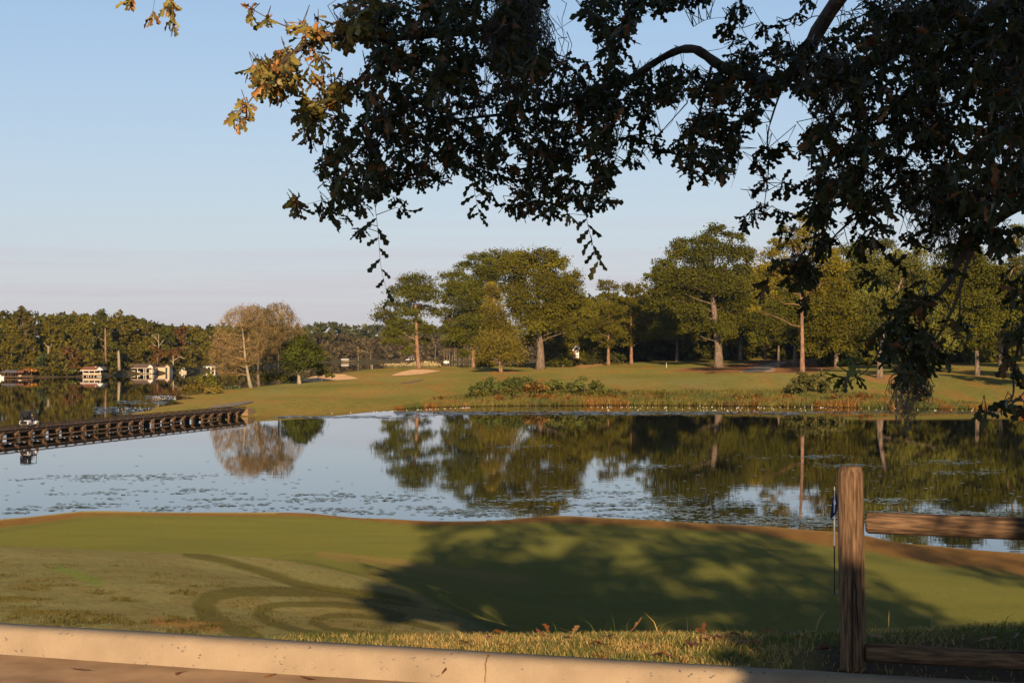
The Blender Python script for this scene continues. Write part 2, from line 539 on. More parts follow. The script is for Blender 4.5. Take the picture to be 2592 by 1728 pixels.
tans = np.concatenate([np.linspace(-1.9, -.37, 40), np.linspace(-.365, .365, 470), np.linspace(.37, 1.9, 40)])
s = np.concatenate([np.linspace(0, 3.2, 44)[:-1], 3.2 + (np.linspace(0, 1, 240) ** 1.7) * 50, np.linspace(54, 105, 30)])
T, SS, fc = polar(tans, s)
Dc = 7.40 / (1 + .31 * T)
Y = Dc + SS; X = Y * T
Z = HN(X, Y)
Z += (fbm(X * 2.2, Y * 2.2) - .5) * .03 * np.exp(-((Y - 12) / 9) ** 2) * (SS > .05)
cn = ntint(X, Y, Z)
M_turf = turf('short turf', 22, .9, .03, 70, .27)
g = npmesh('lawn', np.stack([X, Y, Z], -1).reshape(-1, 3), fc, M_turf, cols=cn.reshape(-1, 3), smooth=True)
tag(g, kind='structure')

def ground_near(x, y):
    return HN(np.asarray(x, float), np.asarray(y, float))
def hit_near(xp, yp):
    """where the view ray of a photograph pixel meets the near ground"""
    xp = np.atleast_1d(np.asarray(xp, float)); yp = np.atleast_1d(np.asarray(yp, float))
    Ds = np.concatenate([np.arange(7.0, 20, .1), np.arange(20, 70, .35)])
    X = (xp[:, None] - CX) / F * Ds; Zr = EYE - (yp[:, None] - HY) / F * Ds
    below = Zr <= HN(X, np.broadcast_to(Ds, X.shape))
    k = np.argmax(below, 1)
    D = Ds[k]
    return np.stack([(xp - CX) / F * D, D, EYE - (yp - HY) / F * D], -1), below.any(1)

# road, kerb and the verge behind the camera
M_road = noisy('worn asphalt', (.085, .056, .035), (.21, .145, .092), 3, .9, .5, 120, detail=9, dist=.006, pos=(.3, .7))
ud = Vector((1, -.31, 0)).normalized(); vd = Vector((-.31, -1, 0)).normalized()       # along the kerb, and towards the camera
K0 = Vector((0, 7.40, 0))
def kp(u, v, z): return K0 + ud * u + vd * v + Vector((0, 0, z))
M_road.node_tree.nodes['Principled BSDF'].inputs['Diffuse Roughness'].default_value = 1.0
M_sand.node_tree.nodes['Principled BSDF'].inputs['Diffuse Roughness'].default_value = 1.0
r = MB()
us = np.linspace(-40, 40, 81)
rows = (.17, .6, 1.5, 3.2, 5.5, 7.3)
vs = [kp(u, v, 0.004 * math.sin(u * 1.7 + v * 3)) for v in rows for u in us]
fs = [(j * 81 + i, j * 81 + i + 1, (j + 1) * 81 + i + 1, (j + 1) * 81 + i) for j in range(len(rows) - 1) for i in range(80)]
r.add(vs, fs)
road = r.build('road', M_road, smooth=True)
tag(road, kind='structure')
r = MB().add([kp(-60, 7.3, .02), kp(60, 7.3, .02), kp(60, 60, .3), kp(-60, 60, .3)], [(0, 1, 2, 3)])
M_verge = noisy('verge grass', (.06, .07, .02), (.12, .11, .04), 5, .95, .5, 50)
tag(r.build('verge', M_verge), kind='structure')

M_conc = noisy('kerb concrete', (.275, .215, .150), (.42, .335, .235), 4, .95, .7, 110, detail=12, dist=.006, pos=(.25, .75))
nn = M_conc.node_tree; b = nn.nodes['Principled BSDF']
vo = nn.nodes.new('ShaderNodeTexVoronoi'); vo.inputs['Scale'].default_value = 26
tcx = nn.nodes.new('ShaderNodeTexCoord')
wn = nn.nodes.new('ShaderNodeTexNoise'); wn.inputs['Scale'].default_value = 30
wm = nn.nodes.new('ShaderNodeMixRGB'); wm.inputs[0].default_value = .05
nn.links.new(tcx.outputs['Object'], wm.inputs[1]); nn.links.new(wn.outputs['Color'], wm.inputs[2])
nn.links.new(wm.outputs[0], vo.inputs['Vector'])
pr = nn.nodes.new('ShaderNodeValToRGB'); pr.color_ramp.elements[0].position = .13; pr.color_ramp.elements[1].position = .20
nn.links.new(vo.outputs['Distance'], pr.inputs[0])
wn2 = nn.nodes.new('ShaderNodeTexNoise'); wn2.inputs['Scale'].default_value = 5
pr2 = nn.nodes.new('ShaderNodeValToRGB'); pr2.color_ramp.elements[0].position = .47; pr2.color_ramp.elements[1].position = .53
pr2.color_ramp.elements[0].color = (1, 1, 1, 1); pr2.color_ramp.elements[1].color = (0, 0, 0, 1)
nn.links.new(tcx.outputs['Object'], wn2.inputs['Vector']); nn.links.new(wn2.outputs['Fac'], pr2.inputs[0])
mx = nn.nodes.new('ShaderNodeMixRGB'); mx.blend_type = 'LIGHTEN'; mx.inputs[0].default_value = 1
nn.links.new(pr.outputs[0], mx.inputs[1]); nn.links.new(pr2.outputs[0], mx.inputs[2])
old = b.inputs['Base Color'].links[0].from_socket
ml = nn.nodes.new('ShaderNodeMixRGB'); ml.inputs[1].default_value = (.12, .11, .12, 1)
nn.links.new(mx.outputs[0], ml.inputs[0]); nn.links.new(old, ml.inputs[2]); nn.links.new(ml.outputs[0], b.inputs['Base Color'])

prof = [(.0, -.12), (.0, .118), (.012, .127), (.095, .129), (.125, .122), (.145, .105), (.156, .07), (.172, 0.0), (.172, -.05)]
def kerb_piece(u0, u1, n):
    q = MB()
    us = np.linspace(u0, u1, n)
    vs = []
    for i, u in enumerate(us):
        for v, z in prof:
            jit = (vnoise(np.array(u * 9 + v * 40), np.array(z * 40.)) - .5) * .006
            vs.append(kp(u, v + jit, z + jit * .6))
    m = len(prof)
    fs = [(i * m + j, i * m + j + 1, (i + 1) * m + j + 1, (i + 1) * m + j) for i in range(n - 1) for j in range(m - 1)]
    o = q.add(vs, fs).build('kerb', M_conc, smooth=True)
    return tag(o, kind='structure')
kerb_piece(-30, 30, 900)
cs = []
for (v0, z0), (v1, z1) in zip(prof[3:7], prof[4:8]):
    for t in np.linspace(0, 1, 5)[:-1]: cs.append((v0 + (v1 - v0) * t + .0022, z0 + (z1 - z0) * t + .0016))
q = MB(); vs = []
ju = np.cumsum(R.normal(0, .0035, len(cs))) - .085
for i, (v, z) in enumerate(cs):
    wd = .0022 + .0018 * R.random() + (.004 if i < 2 else 0)
    for sg in (-1, 1): vs.append(kp(ju[i] + sg * wd, v, z))
q.add(vs, [(2 * j, 2 * j + 1, 2 * j + 3, 2 * j + 2) for j in range(len(cs) - 1)])
M_joint = noisy('yellowed kerb joint', (.13, .075, .03), (.24, .15, .06), 30, .95)
tag(q.build('kerb_joint', M_joint), kind='structure')

# ------------------------------------------------------------------ lake
def water_mat():
    m, n, l, b = mat('still lake water')
    b.inputs['Base Color'].default_value = (.010, .013, .010, 1)
    b.inputs['Roughness'].default_value = .015
    b.inputs['IOR'].default_value = 1.34
    b.inputs['Specular IOR Level'].default_value = .62
    t = n.new('ShaderNodeTexCoord')
    mp = n.new('ShaderNodeMapping'); mp.inputs['Scale'].default_value = (.35, 1.2, 1)
    l(t.outputs['Object'], mp.inputs[0])
    z = n.new('ShaderNodeTexNoise'); z.inputs['Scale'].default_value = .8; z.inputs['Detail'].default_value = 3
    l(mp.outputs[0], z.inputs['Vector'])
    k = n.new('ShaderNodeBump'); k.inputs['Strength'].default_value = .02; k.inputs['Distance'].default_value = .1
    l(z.outputs['Fac'], k.inputs['Height']); l(k.outputs[0], b.inputs['Normal'])
    return m
v = [(-1900, 58, LAKE), (1900, 58, LAKE), (1900, 2300, LAKE), (-1900, 2300, LAKE)]
tag(MB().add(v, [(0, 1, 2, 3)]).build('lake', water_mat()), kind='structure')

# ------------------------------------------------------------------ far bank of the pond: the peninsula with the golf holes
pen = []
def pp(xp, D, zw): pen.append(((xp - CX) / F * D, D, zw))
shore_l = [(330, 256), (400, 284), (445, 320), (455, 355), (560, 395), (640, 430), (740, 480), (800, 540), (870, 600), (950, 640), (1060, 660), (1200, 680), (1300, 720)]
shore_n = [(330, 256), (480, 246), (590, 244), (750, 250), (900, 263), (1080, 283), (1300, 291), (1700, 293), (2100, 284), (2400, 276), (2592, 274), (2900, 270), (3400, 262)]
for xp, D in shore_l: pp(xp, D, 0); pp(xp - 60, D + 6, -1.2)
for xp, D in shore_n[1:]: pp(xp, D, 0); pp(xp, D - 14, -1.3); pp(xp, D + 3, .35)
for xp, D, z in ((450, 270, .7), (480, 285, .65), (590, 252, 1.0), (600, 386, .5), (700, 320, 1.0), (760, 400, 1.38), (850, 440, 1.77), (830, 435, 1.87), (830, 452, 2.75), (880, 470, 2.9), (942, 495, 3.84),
                 (1057, 498, 4.04), (1000, 440, 2.85), (1150, 480, 3.69), (942, 540, 3.0), (942, 590, 1.2), (1057, 560, 3.2), (1250, 430, 3.55), (1368, 470, 4.18), (1540, 515, 4.7), (1600, 520, 5.0), (1687, 450, 4.34),
                 (1820, 480, 4.5), (2031, 354, 5.0), (2031, 440, 5.0), (2000, 520, 5.9), (2230, 330, 4.3), (2475, 350, 4.4), (2400, 305, 2.6), (2592, 300, 2.7), (2300, 295, 1.75), (1700, 330, 1.93), (1300, 325, 2.06),
                 (1100, 320, 1.0), (900, 330, 1.0), (2500, 560, 6.9), (1800, 620, 6.5), (2592, 620, 8), (2900, 400, 6), (2900, 300, 2.7), (2900, 700, 9), (1500, 620, 5.6), (1250, 560, 4.4), (3400, 400, 6.5), (1700, 390, 3.3), (2250, 430, 5.6)):
    pp(xp, D, z)
HP = TPS(pen, 1e-6)
tans = np.concatenate([np.linspace(-.255, .325, 420), np.linspace(.33, .52, 20)])
s = np.concatenate([np.linspace(228, 300, 90)[:-1], np.linspace(300, 560, 150)[:-1], np.linspace(560, 760, 40)])
T, SS, fc = polar(tans, s)
Y = SS; X = Y * T; ZW = HP(X, Y)
Z = LAKE + np.maximum(ZW, -2.0)
xp = CX + F * T; yp = HY + F * (EYE - Z) / Y
n1 = fbm(X * .05, Y * .018); n2 = fbm(X * .22, Y * .06); n3 = fbm(X * .9, Y * .3)
def mixin(c, k, m): return c * (1 - m[..., None]) + np.asarray(k) * m[..., None]
c = np.stack([.075 + .03 * n1, .078 + .022 * n1, .018 + .006 * n1], -1)
c = mixin(c, (.15, .078, .023), smooth01(.52, .66, n2) * .55)
c = mixin(c, (.13, .10, .03), smooth01(.5, .7, n1) * .5)
c = mixin(c, (.095, .10, .04), smooth01(.55, .75, fbm(X * .08 + 5, Y * .02)) * .6)
c = mixin(c, (.115, .090, .024), (1 - smooth01(.15, .9, ZW + 1.2 * (n3 - .5))) * .8)
c = c * (.82 + .36 * fbm(X * .03 + 2, Y * .045))[..., None]
for poly, col, a in (([(1870, 938), (1890, 922), (1945, 912), (2140, 905), (2150, 925), (2050, 945), (1900, 942)], (.115, .05, .026), .8),
                     ([(1690, 938), (1760, 930), (1900, 918), (1925, 930), (1900, 942), (1800, 944)], (.12, .052, .026), .75),
                     ([(1330, 944), (1290, 938), (1240, 940), (1250, 948), (1350, 946)], (.16, .08, .03), .6),
                     ([(1440, 928), (1530, 915), (1560, 918), (1480, 932)], (.2, .11, .05), .6),
                     ([(2180, 950), (2300, 948), (2300, 975), (2200, 965)], (.17, .085, .04), .6),
                     ([(2400, 900), (2480, 900), (2480, 928), (2400, 922)], (.17, .085, .045), .6),
                     ([(1870, 942), (1900, 930), (1960, 918), (1985, 916), (1960, 930), (1960, 940), (1920, 943)], (.17, .14, .12), .9)):
    c = mixin(c, col, inpoly(poly, xp + 8 * (n3 - .5), yp + 6 * (n2 - .5)).astype(float) * a)
g = npmesh('fairway', np.stack([X, Y, Z], -1).reshape(-1, 3), fc, turf('fairway turf', .9, .8, .25, 5, .22, (1, .5, 1)), cols=np.clip(c, 0, 1).reshape(-1, 3), smooth=True)
tag(g, kind='structure')

def pz(xp, D):
    return LAKE + float(HP(np.array([(xp - CX) / F * D]), np.array([float(D)]))[0])
def ppt(xp, D, dz=0.0):
    return np.array([(xp - CX) / F * D, D, pz(xp, D) + dz])
def hit_pen(xp, yp):
    Ds = np.arange(236, 720, 1.0)
    X = (xp - CX) / F * Ds
    k = np.argmax(EYE - (yp - HY) / F * Ds <= LAKE + HP(X, Ds))
    return Ds[k] if k else 450.0

def drape(name, material, top, bot, n=40, rows=6, dz=.07, lip=.0):
    """a patch laid over the fairway between two pixel lines"""
    xs = np.linspace(max(top[0][0], bot[0][0]), min(top[-1][0], bot[-1][0]), n)
    vs = []
    for x in xs:
        a = np.interp(x, [q[0] for q in top], [q[1] for q in top]); bb = np.interp(x, [q[0] for q in bot], [q[1] for q in bot])
        Da, Db = hit_pen(x, a), hit_pen(x, bb)
        for j in range(rows):
            D = Db + (Da - Db) * j / (rows - 1)
            p = ppt(x, D, dz + lip * (j / (rows - 1)) ** 2 * math.sin(math.pi * (x - xs[0]) / (xs[-1] - xs[0]) * .96 + .06)); vs.append(p)
    f = [(i * rows + j, (i + 1) * rows + j, (i + 1) * rows + j + 1, i * rows + j + 1) for i in range(n - 1) for j in range(rows - 1)]
    o = MB().add(vs, f).build(name, material, smooth=True)
    return tag(o, kind='structure')
drape('sand_bunker', M_sand, [(762, 964), (790, 956), (835, 950.5), (870, 951), (908, 958)], [(762, 966), (800, 966), (850, 963), (885, 960.5), (908, 958.5)], lip=.35)
drape('sand_bunker', M_sand, [(990, 951), (1010, 945), (1040, 939), (1080, 938), (1114, 939)], [(990, 951.5), (1030, 950), (1070, 947), (1100, 941.5), (1114, 940)], lip=.35)
M_path = noisy('pale cart path', (.20, .16, .12), (.28, .23, .18), 1, .95)
drape('cart_path', M_path, [(1014, 970), (1040, 966), (1072, 960)], [(1014, 971), (1045, 968), (1072, 962)], 20, 3)
drape('cart_path', M_path, [(532, 1031), (560, 1026), (600, 1020), (640, 1016)], [(532, 1036), (580, 1034), (606, 1028), (640, 1019)], 20, 5, .12)
drape('cart_path', M_path, [(1880, 941), (1905, 929), (1950, 919), (1990, 915)], [(1880, 943), (1930, 942), (1960, 930), (1990, 918)], 20, 5, .08)

# ------------------------------------------------------------------ far shores
shore = [(-1500, 420), (-700, 450), (-250, 510), (0, 556), (110, 566), (250, 582), (330, 632), (430, 655), (500, 705), (570, 735), (640, 800), (720, 950), (800, 1130), (900, 1150), (1000, 1158), (1250, 1150), (1500, 1140), (1900, 1150), (2600, 1180), (3600, 1200)]
sp = np.array([P(x, HY, D) for x, D in shore])
sp[:, 2] = 0
seglen = np.concatenate([[0], np.cumsum(np.linalg.norm(np.diff(sp, axis=0), axis=1))])
tt = np.linspace(0, seglen[-1], 400)
px_ = np.interp(tt, seglen, sp[:, 0]); py_ = np.interp(tt, seglen, sp[:, 1])
def fz(d): return np.interp(d, [-20, 0, 3, 15, 60, 200, 500], [-1.5, -.15, .6, 2.2, 6.0, 10.0, 14])
dd = np.array([-18, 0, 2, 6, 15, 35, 70, 130, 240, 480])
vs = []
for i in range(400):
    r_ = math.hypot(px_[i], py_[i]); ux, uy = px_[i] / r_, py_[i] / r_
    for d in dd:
        vs.append((px_[i] + ux * d, py_[i] + uy * d, LAKE + fz(d) + (fbm(np.array(tt[i] * .03), np.array(d * .05)) - .5) * min(max(d, 0) * .08, 2)))
m = len(dd)
f = [(i * m + j, (i + 1) * m + j, (i + 1) * m + j + 1, i * m + j + 1) for i in range(399) for j in range(m - 1)]
M_bank = noisy('grassy far bank', (.05, .055, .018), (.12, .085, .03), .15, .95, .3, 1)
tag(MB().add(vs, f).build('far_bank', M_bank, smooth=True), kind='structure')
def shoreD(xp):
    return float(np.interp(xp, [q[0] for q in shore], [q[1] for q in shore]))
def far_pt(xp, inland, dz=0.0):
    D = shoreD(xp) + inland
    return np.array([(xp - CX) / F * D, D, LAKE + float(fz(inland)) + dz])

# ------------------------------------------------------------------ trees
def crown(lobes, size, col, style='broad', dens=1.0, jit=.22):
    """lobes: (centre xyz, (rx, ry, rz)) in metres; returns leaf cards"""
    C, NN, AX, CO, SZ = [], [], [], [], []
    col = np.asarray(col)
    for c, rr in lobes:
        rr = np.asarray(rr, float)
        area = rr[0] * rr[2]
        n = int(max(60, dens * 30 * area / (size * size)))
        k = max(9, int(n / 46))
        u = rand_dirs(k)
        u[:, 2] = np.where(u[:, 2] < -.7, -u[:, 2] * .6, u[:, 2])
        q = u * (R.random((k, 1)) ** .45 * .58 + .40)
        cc = c + q * rr
        cr_ = .44 * float(np.mean(rr)) * (.6 + .8 * R.random(k))
        cr_ = np.maximum(cr_, size * .9)
        w_ = R.integers(0, k, n)
        g = R.normal(size=(n, 3)) * .55
        flat = {'broad': .72, 'pine': .55, 'cedar': .9, 'wispy': .8}[style]
        g[:, 2] *= flat
        p = cc[w_] + g * cr_[w_][:, None]
        outw = g / np.maximum(np.linalg.norm(g, axis=1, keepdims=True), 1e-6) + .5 * u[w_]
        if style in ('pine',):
            nr = rand_dirs(n) * .8 + .9 * outw + [0, 0, .5]
            ax = outw + rand_dirs(n) * .8 + [0, 0, .35]
        elif style == 'cedar':
            nr = rand_dirs(n) * .8 + 1.1 * outw
            ax = outw * .8 + rand_dirs(n) * .7 + [0, 0, .7]
        else:
            nr = rand_dirs(n) * .8 + 1.1 * outw + [0, 0, .5]
            ax = rand_dirs(n) + .4 * outw - [0, 0, .15]
        nr /= np.linalg.norm(nr, axis=1, keepdims=True)
        lob = 1 + (R.random() - .5) * 2.4 * jit
        cl = 1 + (R.random(k) - .5) * 2 * jit
        cv = col[None] * (lob * cl[w_] * (1 + (R.random(n) - .5) * .26))[:, None]
        warm = R.random((n, 1)) * .25 * jit / .22
        cv = cv * (1 + warm * np.array([[.9, .15, -.4]]))
        C.append(p); NN.append(nr); AX.append(ax); CO.append(cv); SZ.append(size * (.7 + .7 * R.random(n)))
    C = np.concatenate(C); NN = np.concatenate(NN); AX = np.concatenate(AX); CO = np.concatenate(CO); SZ = np.concatenate(SZ)
    asp = {'broad': .70, 'pine': .42, 'cedar': .45, 'wispy': .35}[style]
    v, f = cards(C, NN, AX, SZ * (1.25 if asp < .5 else 1.0), SZ * asp * 1.2)
    return v, f, np.repeat(np.clip(CO, .003, 1), 4, 0)

def limb_curve(a, b, n=5, sag=.12):
    a, b = np.asarray(a, float), np.asarray(b, float)
    t = np.linspace(0, 1, n)[:, None]
    L_ = np.linalg.norm(b - a)
    p = a + (b - a) * t
    p = p + R.normal(size=p.shape) * (t * (1 - t)) * L_ * sag
    p[:, 2] -= (t[:, 0] * (1 - t[:, 0])) * L_ * .18
    return p

def tree(name, label, D, base, lobes, trunk, tw, col, style='broad', bark=None, size=None, group=None, dens=1.0, cat='tree', deep=.85, bare=0, jit=.22, limbs=True):
    """base (x px); lobes in photograph px; trunk: px points going up; tw: trunk width px"""
    k = D / F
    size = size or max(.45, 4.3 * k)
    bz = pz(base, D) if D < 720 and name != 'shore' else None
    b0 = ppt(base, D)
    root = empty(name, b0, label, cat, group)
    cx = np.mean([l[0] for l in lobes]); hw = max(1.0, (max(l[0] + l[2] for l in lobes) - min(l[0] - l[2] for l in lobes)) / 2)
    L3 = []
    for i, (x, y, rx, ry) in enumerate(lobes):
        u = min(1, abs(x - cx) / hw)
        dep = (math.sqrt(1 - u * u) * hw * .55 * k) * (1 if i % 3 == 1 else -1 if i % 3 == 2 else -.35) * deep * R.uniform(.5, 1)
        p = P(x, y, D); p[1] += dep
        L3.append((p, (rx * k * 1.12, rx * k * .95 * deep, ry * k * 1.12)))
    v, f, cc = crown(L3, size, col, style, dens, jit)
    npmesh('crown', v, f, M_needle if style in ('pine', 'cedar') else M_leaf, root, cc, off=b0)
    t = MB()
    pts = [b0 + np.array([0, 0, -.3])] + [P(x, y, D) for x, y in trunk]
    h0 = pts[0][2]; h1 = pts[-1][2]
    rad = []
    for i, p in enumerate(pts):
        q = (p[2] - h0) / (h1 - h0)
        rad.append(tw / 2 * k * (1.45 if i == 0 else 1.0 - .72 * q))
    fine = [pts[0]]; fr = [rad[0]]
    for i in range(1, len(pts)):
        for s_ in (.33, .66, 1.0):
            fine.append(pts[i - 1] + (pts[i] - pts[i - 1]) * s_); fr.append(rad[i - 1] + (rad[i] - rad[i - 1]) * (s_ ** .6 if i == 1 else s_))
    t.tube(fine, fr, 9)
    if limbs:
        fp = np.array(fine)
        for p, rr in L3:
            j = int(np.argmin(np.abs(fp[:, 2] - (p[2] - .45 * np.hypot(*(fp[-1] - p)[:2])))))
            j = min(max(j, 2), len(fine) - 1)
            r0 = min(fr[j] * .35, .10 + .007 * np.linalg.norm(fp[j] - p))
            lc = limb_curve(fp[j], p)
            t.tube(lc, np.linspace(r0, r0 * .25, len(lc)), 5, False)
            for _ in range(3):
                e_ = p + R.normal(size=3) * np.array(rr) * .55
                lc2 = limb_curve(lc[3], e_, 4)
                t.tube(lc2, np.linspace(r0 * .3, .02, 4), 4, False)
    t.build('trunk', bark or M_bark, root, b0, smooth=True)
    return root

OLIVE = (.108, .110, .012); DARKG = (.080, .090, .011); PINEG = (.084, .098, .013); YEL = (.150, .140, .016); CEDAR = (.155, .142, .024); PALE = (.122, .138, .028)
# the lone pine right of the flag
tree('pine_tree', 'tall lone pine with flat tufted crown beside the far green', 498, 1060,
     [(x, y, rx * 1.2, ry * 1.35) for x, y, rx, ry in ((1053, 716, 33, 17), (1018, 739, 28, 13), (1085, 745, 28, 14), (1050, 748, 30, 18), (1006, 777, 36, 12), (973, 804, 24, 14), (1021, 828, 24, 18), (1060, 825, 18, 12), (1090, 760, 20, 8), (1004, 866, 26, 9), (1062, 864, 19, 9), (1033, 888, 11, 8), (985, 822, 16, 8), (1000, 845, 26, 12), (1085, 835, 22, 10), (1030, 800, 26, 14), (1075, 785, 24, 12))],
     [(1058, 905), (1055, 860), (1053, 800), (1051, 760), (1053, 715)], 11, PINEG, 'pine', M_pinebark, dens=1.25)
tree('pine_tree', 'broad clump of dark pine standing left of the great oak', 500, 1198,
     [(1212, 653, 26, 12), (1182, 672, 30, 13), (1240, 672, 28, 16), (1151, 702, 34, 16), (1221, 702, 34, 20), (1142, 727, 28, 13), (1179, 733, 42, 18), (1133, 758, 20, 13), (1185, 770, 44, 19), (1127, 791, 24, 13), (1151, 816, 33, 16), (1190, 815, 34, 20), (1133, 834, 18, 13), (1142, 872, 24, 16), (1185, 856, 25, 24), (1179, 898, 18, 14), (1215, 800, 30, 22), (1225, 750, 30, 20), (1190, 735, 44, 26), (1195, 800, 44, 30), (1165, 850, 30, 22), (1230, 840, 30, 30), (1165, 745, 36, 22), (1235, 700, 34, 24)],
     [(1198, 900), (1199, 840), (1206, 770), (1217, 687)], 9, PINEG, 'pine', M_pinebark, dens=1.5)
tree('pine_tree', 'round dark pine top showing between pine clump and great oak', 530, 1216,
     [(1270, 645, 38, 13), (1250, 662, 34, 14), (1290, 660, 30, 14), (1262, 690, 36, 18), (1240, 860, 26, 30), (1225, 905, 20, 14)], [(1216, 880), (1230, 800), (1265, 660)], 9, DARKG, 'pine', M_pinebark)
tree('cedar_tree', 'yellow green cedar narrowing to a column in front of the pines', 438, 1268,
     [(1246, 738, 17, 17), (1248, 764, 23, 20), (1252, 791, 29, 18), (1258, 822, 34, 18), (1264, 846, 43, 18), (1261, 874, 52, 20), (1261, 896, 60, 17), (1221, 906, 21, 10), (1297, 906, 25, 12), (1240, 724, 10, 10)],
     [(1266, 918), (1263, 880), (1255, 800), (1247, 735)], 9, CEDAR, 'cedar', M_pinebark, dens=1.6)
tree('oak_tree', 'great spreading oak with thick pale trunk in the middle', 470, 1368,
     [(1371, 647, 40, 14), (1316, 655, 38, 17), (1295, 678, 36, 22), (1411, 670, 31, 20), (1356, 684, 58, 28), (1444, 714, 28, 22), (1387, 727, 58, 28), (1301, 724, 36, 28), (1326, 764, 44, 25), (1431, 751, 44, 25), (1468, 764, 26, 18), (1319, 794, 36, 19), (1387, 794, 52, 22), (1450, 791, 38, 19), (1340, 825, 40, 18), (1404, 822, 35, 16), (1356, 849, 32, 13), (1455, 822, 30, 16), (1490, 790, 20, 14)],
     [(1368, 880), (1364, 840), (1362, 760), (1360, 690)], 20, OLIVE, 'broad', dens=1.4)
tree('pine_tree', 'slim pine with pale lower trunk right of the great oak', 515, 1540,
     [(1540, 725, 27, 15), (1531, 751, 18, 8), (1552, 751, 18, 10), (1509, 776, 30, 15), (1497, 794, 28, 16), (1552, 788, 26, 15), (1528, 825, 36, 19), (1503, 831, 25, 16), (1552, 843, 30, 16), (1540, 871, 20, 11), (1515, 860, 22, 12)],
     [(1540, 890), (1541, 830), (1543, 751), (1541, 720)], 8, OLIVE, 'pine', M_pinebark, dens=1.2)
tree('pine_tree', 'second slim pine in shade beside the pale trunked pine', 520, 1598,
     [(1592, 733, 25, 13), (1616, 739, 18, 11), (1580, 764, 21, 13), (1616, 776, 28, 20), (1595, 800, 33, 18), (1629, 807, 25, 22), (1577, 825, 27, 16), (1607, 837, 32, 18), (1626, 856, 24, 14), (1580, 868, 18, 10)],
     [(1598, 880), (1597, 800), (1593, 730)], 8, OLIVE, 'pine', M_pinebark, dens=1.2)
tree('oak_tree', 'largest layered oak with broad trunk above the pine straw', 480, 1820,
     [(1816, 590, 31, 17), (1739, 611, 33, 11), (1859, 606, 20, 12), (1786, 612, 30, 17), (1733, 646, 44, 24), (1806, 646, 56, 28), (1872, 649, 38, 21), (1683, 673, 30, 18), (1709, 706, 54, 25), (1786, 699, 60, 27), (1643, 703, 20, 10), (1625, 726, 14, 8), (1676, 739, 42, 20), (1739, 752, 48, 24), (1832, 726, 48, 24), (1686, 772, 42, 18), (1845, 766, 50, 25), (1749, 792, 36, 18), (1786, 825, 36, 18), (1839, 805, 42, 23), (1832, 838, 28, 15), (1735, 832, 20, 13)],
     [(1818, 880), (1812, 830), (1806, 770), (1802, 700), (1806, 620)], 21, DARKG, 'broad', dens=1.35)
tree('oak_tree', 'dark oak behind with two shaded trunks left of the largest oak', 545, 1714,
     [(1700, 800, 40, 25), (1660, 800, 34, 24), (1740, 820, 40, 25), (1690, 840, 40, 20), (1640, 830, 30, 24)], [(1714, 870), (1710, 800)], 8, OLIVE)
tree('oak_tree', 'small oak with pale trunk right of the largest oak trunk', 530, 1874,
     [(1888, 822, 26, 30), (1880, 855, 32, 18), (1905, 780, 34, 30), (1930, 720, 36, 34), (1900, 860, 24, 14)], [(1874, 880), (1880, 820), (1900, 740)], 9, OLIVE)
tree('pine_tree', 'tallest yellow green pine with long bare trunk at the fairway edge', 354, 2031,
     [(2028, 562, 34, 13), (2005, 586, 30, 16), (2046, 588, 32, 18), (1975, 613, 26, 12), (2008, 626, 42, 18), (2071, 573, 16, 9), (1958, 650, 34, 18), (2093, 640, 40, 18), (2064, 666, 46, 22), (1948, 683, 38, 17), (1991, 679, 38, 21), (2108, 675, 30, 26), (2091, 713, 38, 20), (1965, 713, 34, 18), (1918, 785, 20, 10), (1948, 752, 30, 11), (2060, 740, 30, 16), (2040, 620, 40, 24)],
     [(2031, 880), (2030, 800), (2027, 720), (2022, 640), (2024, 570)], 11, YEL, 'pine', M_pinebark, dens=1.15)
tree('broadleaf_tree', 'olive tree with bare dead twigs behind the tallest pine', 420, 2117,
     [(2114, 739, 44, 28), (2091, 779, 48, 28), (2131, 792, 44, 28), (2097, 832, 54, 28), (2071, 856, 40, 20), (2147, 838, 42, 26), (2060, 888, 30, 14), (2150, 760, 30, 26), (2130, 870, 40, 18)],
     [(2117, 860), (2112, 800), (2105, 740)], 10, OLIVE, dens=1.1)
tree('broadleaf_tree', 'dark round topped tree behind between yellow pine and pale tree', 520, 2190,
     [(2183, 633, 40, 25), (2249, 626, 33, 18), (2160, 679, 34, 26), (2210, 670, 44, 30), (2150, 640, 30, 20), (2190, 730, 44, 36)], [(2190, 860), (2190, 700)], 10, DARKG)
tree('broadleaf_tree', 'pale green tree with feathery crown over red earth', 330, 2227,
     [(2325, 639, 26, 16), (2282, 653, 32, 16), (2236, 693, 32, 18), (2302, 679, 44, 21), (2266, 712, 48, 25), (2209, 756, 42, 25), (2256, 772, 48, 28), (2332, 712, 38, 25), (2216, 805, 44, 25), (2310, 770, 44, 30), (2290, 820, 48, 30), (2382, 822, 32, 33), (2385, 870, 30, 28), (2262, 838, 56, 28), (2266, 886, 30, 24), (2335, 860, 40, 28)],
     [(2227, 915), (2236, 850), (2256, 780), (2285, 700)], 15, PALE, 'cedar', dens=1.1)
tree('oak_tree', 'broad dark oak on the right lawn with flared trunk', 350, 2475,
     [(2415, 656, 48, 28), (2475, 673, 50, 31), (2508, 699, 40, 25), (2431, 712, 48, 28), (2481, 739, 56, 31), (2448, 772, 56, 28), (2524, 752, 40, 25), (2508, 805, 56, 28), (2465, 822, 48, 28), (2465, 868, 40, 20), (2400, 745, 40, 30), (2425, 640, 40, 20)],
     [(2473, 900), (2470, 850), (2465, 780), (2460, 700)], 12, DARKG, dens=1.15)
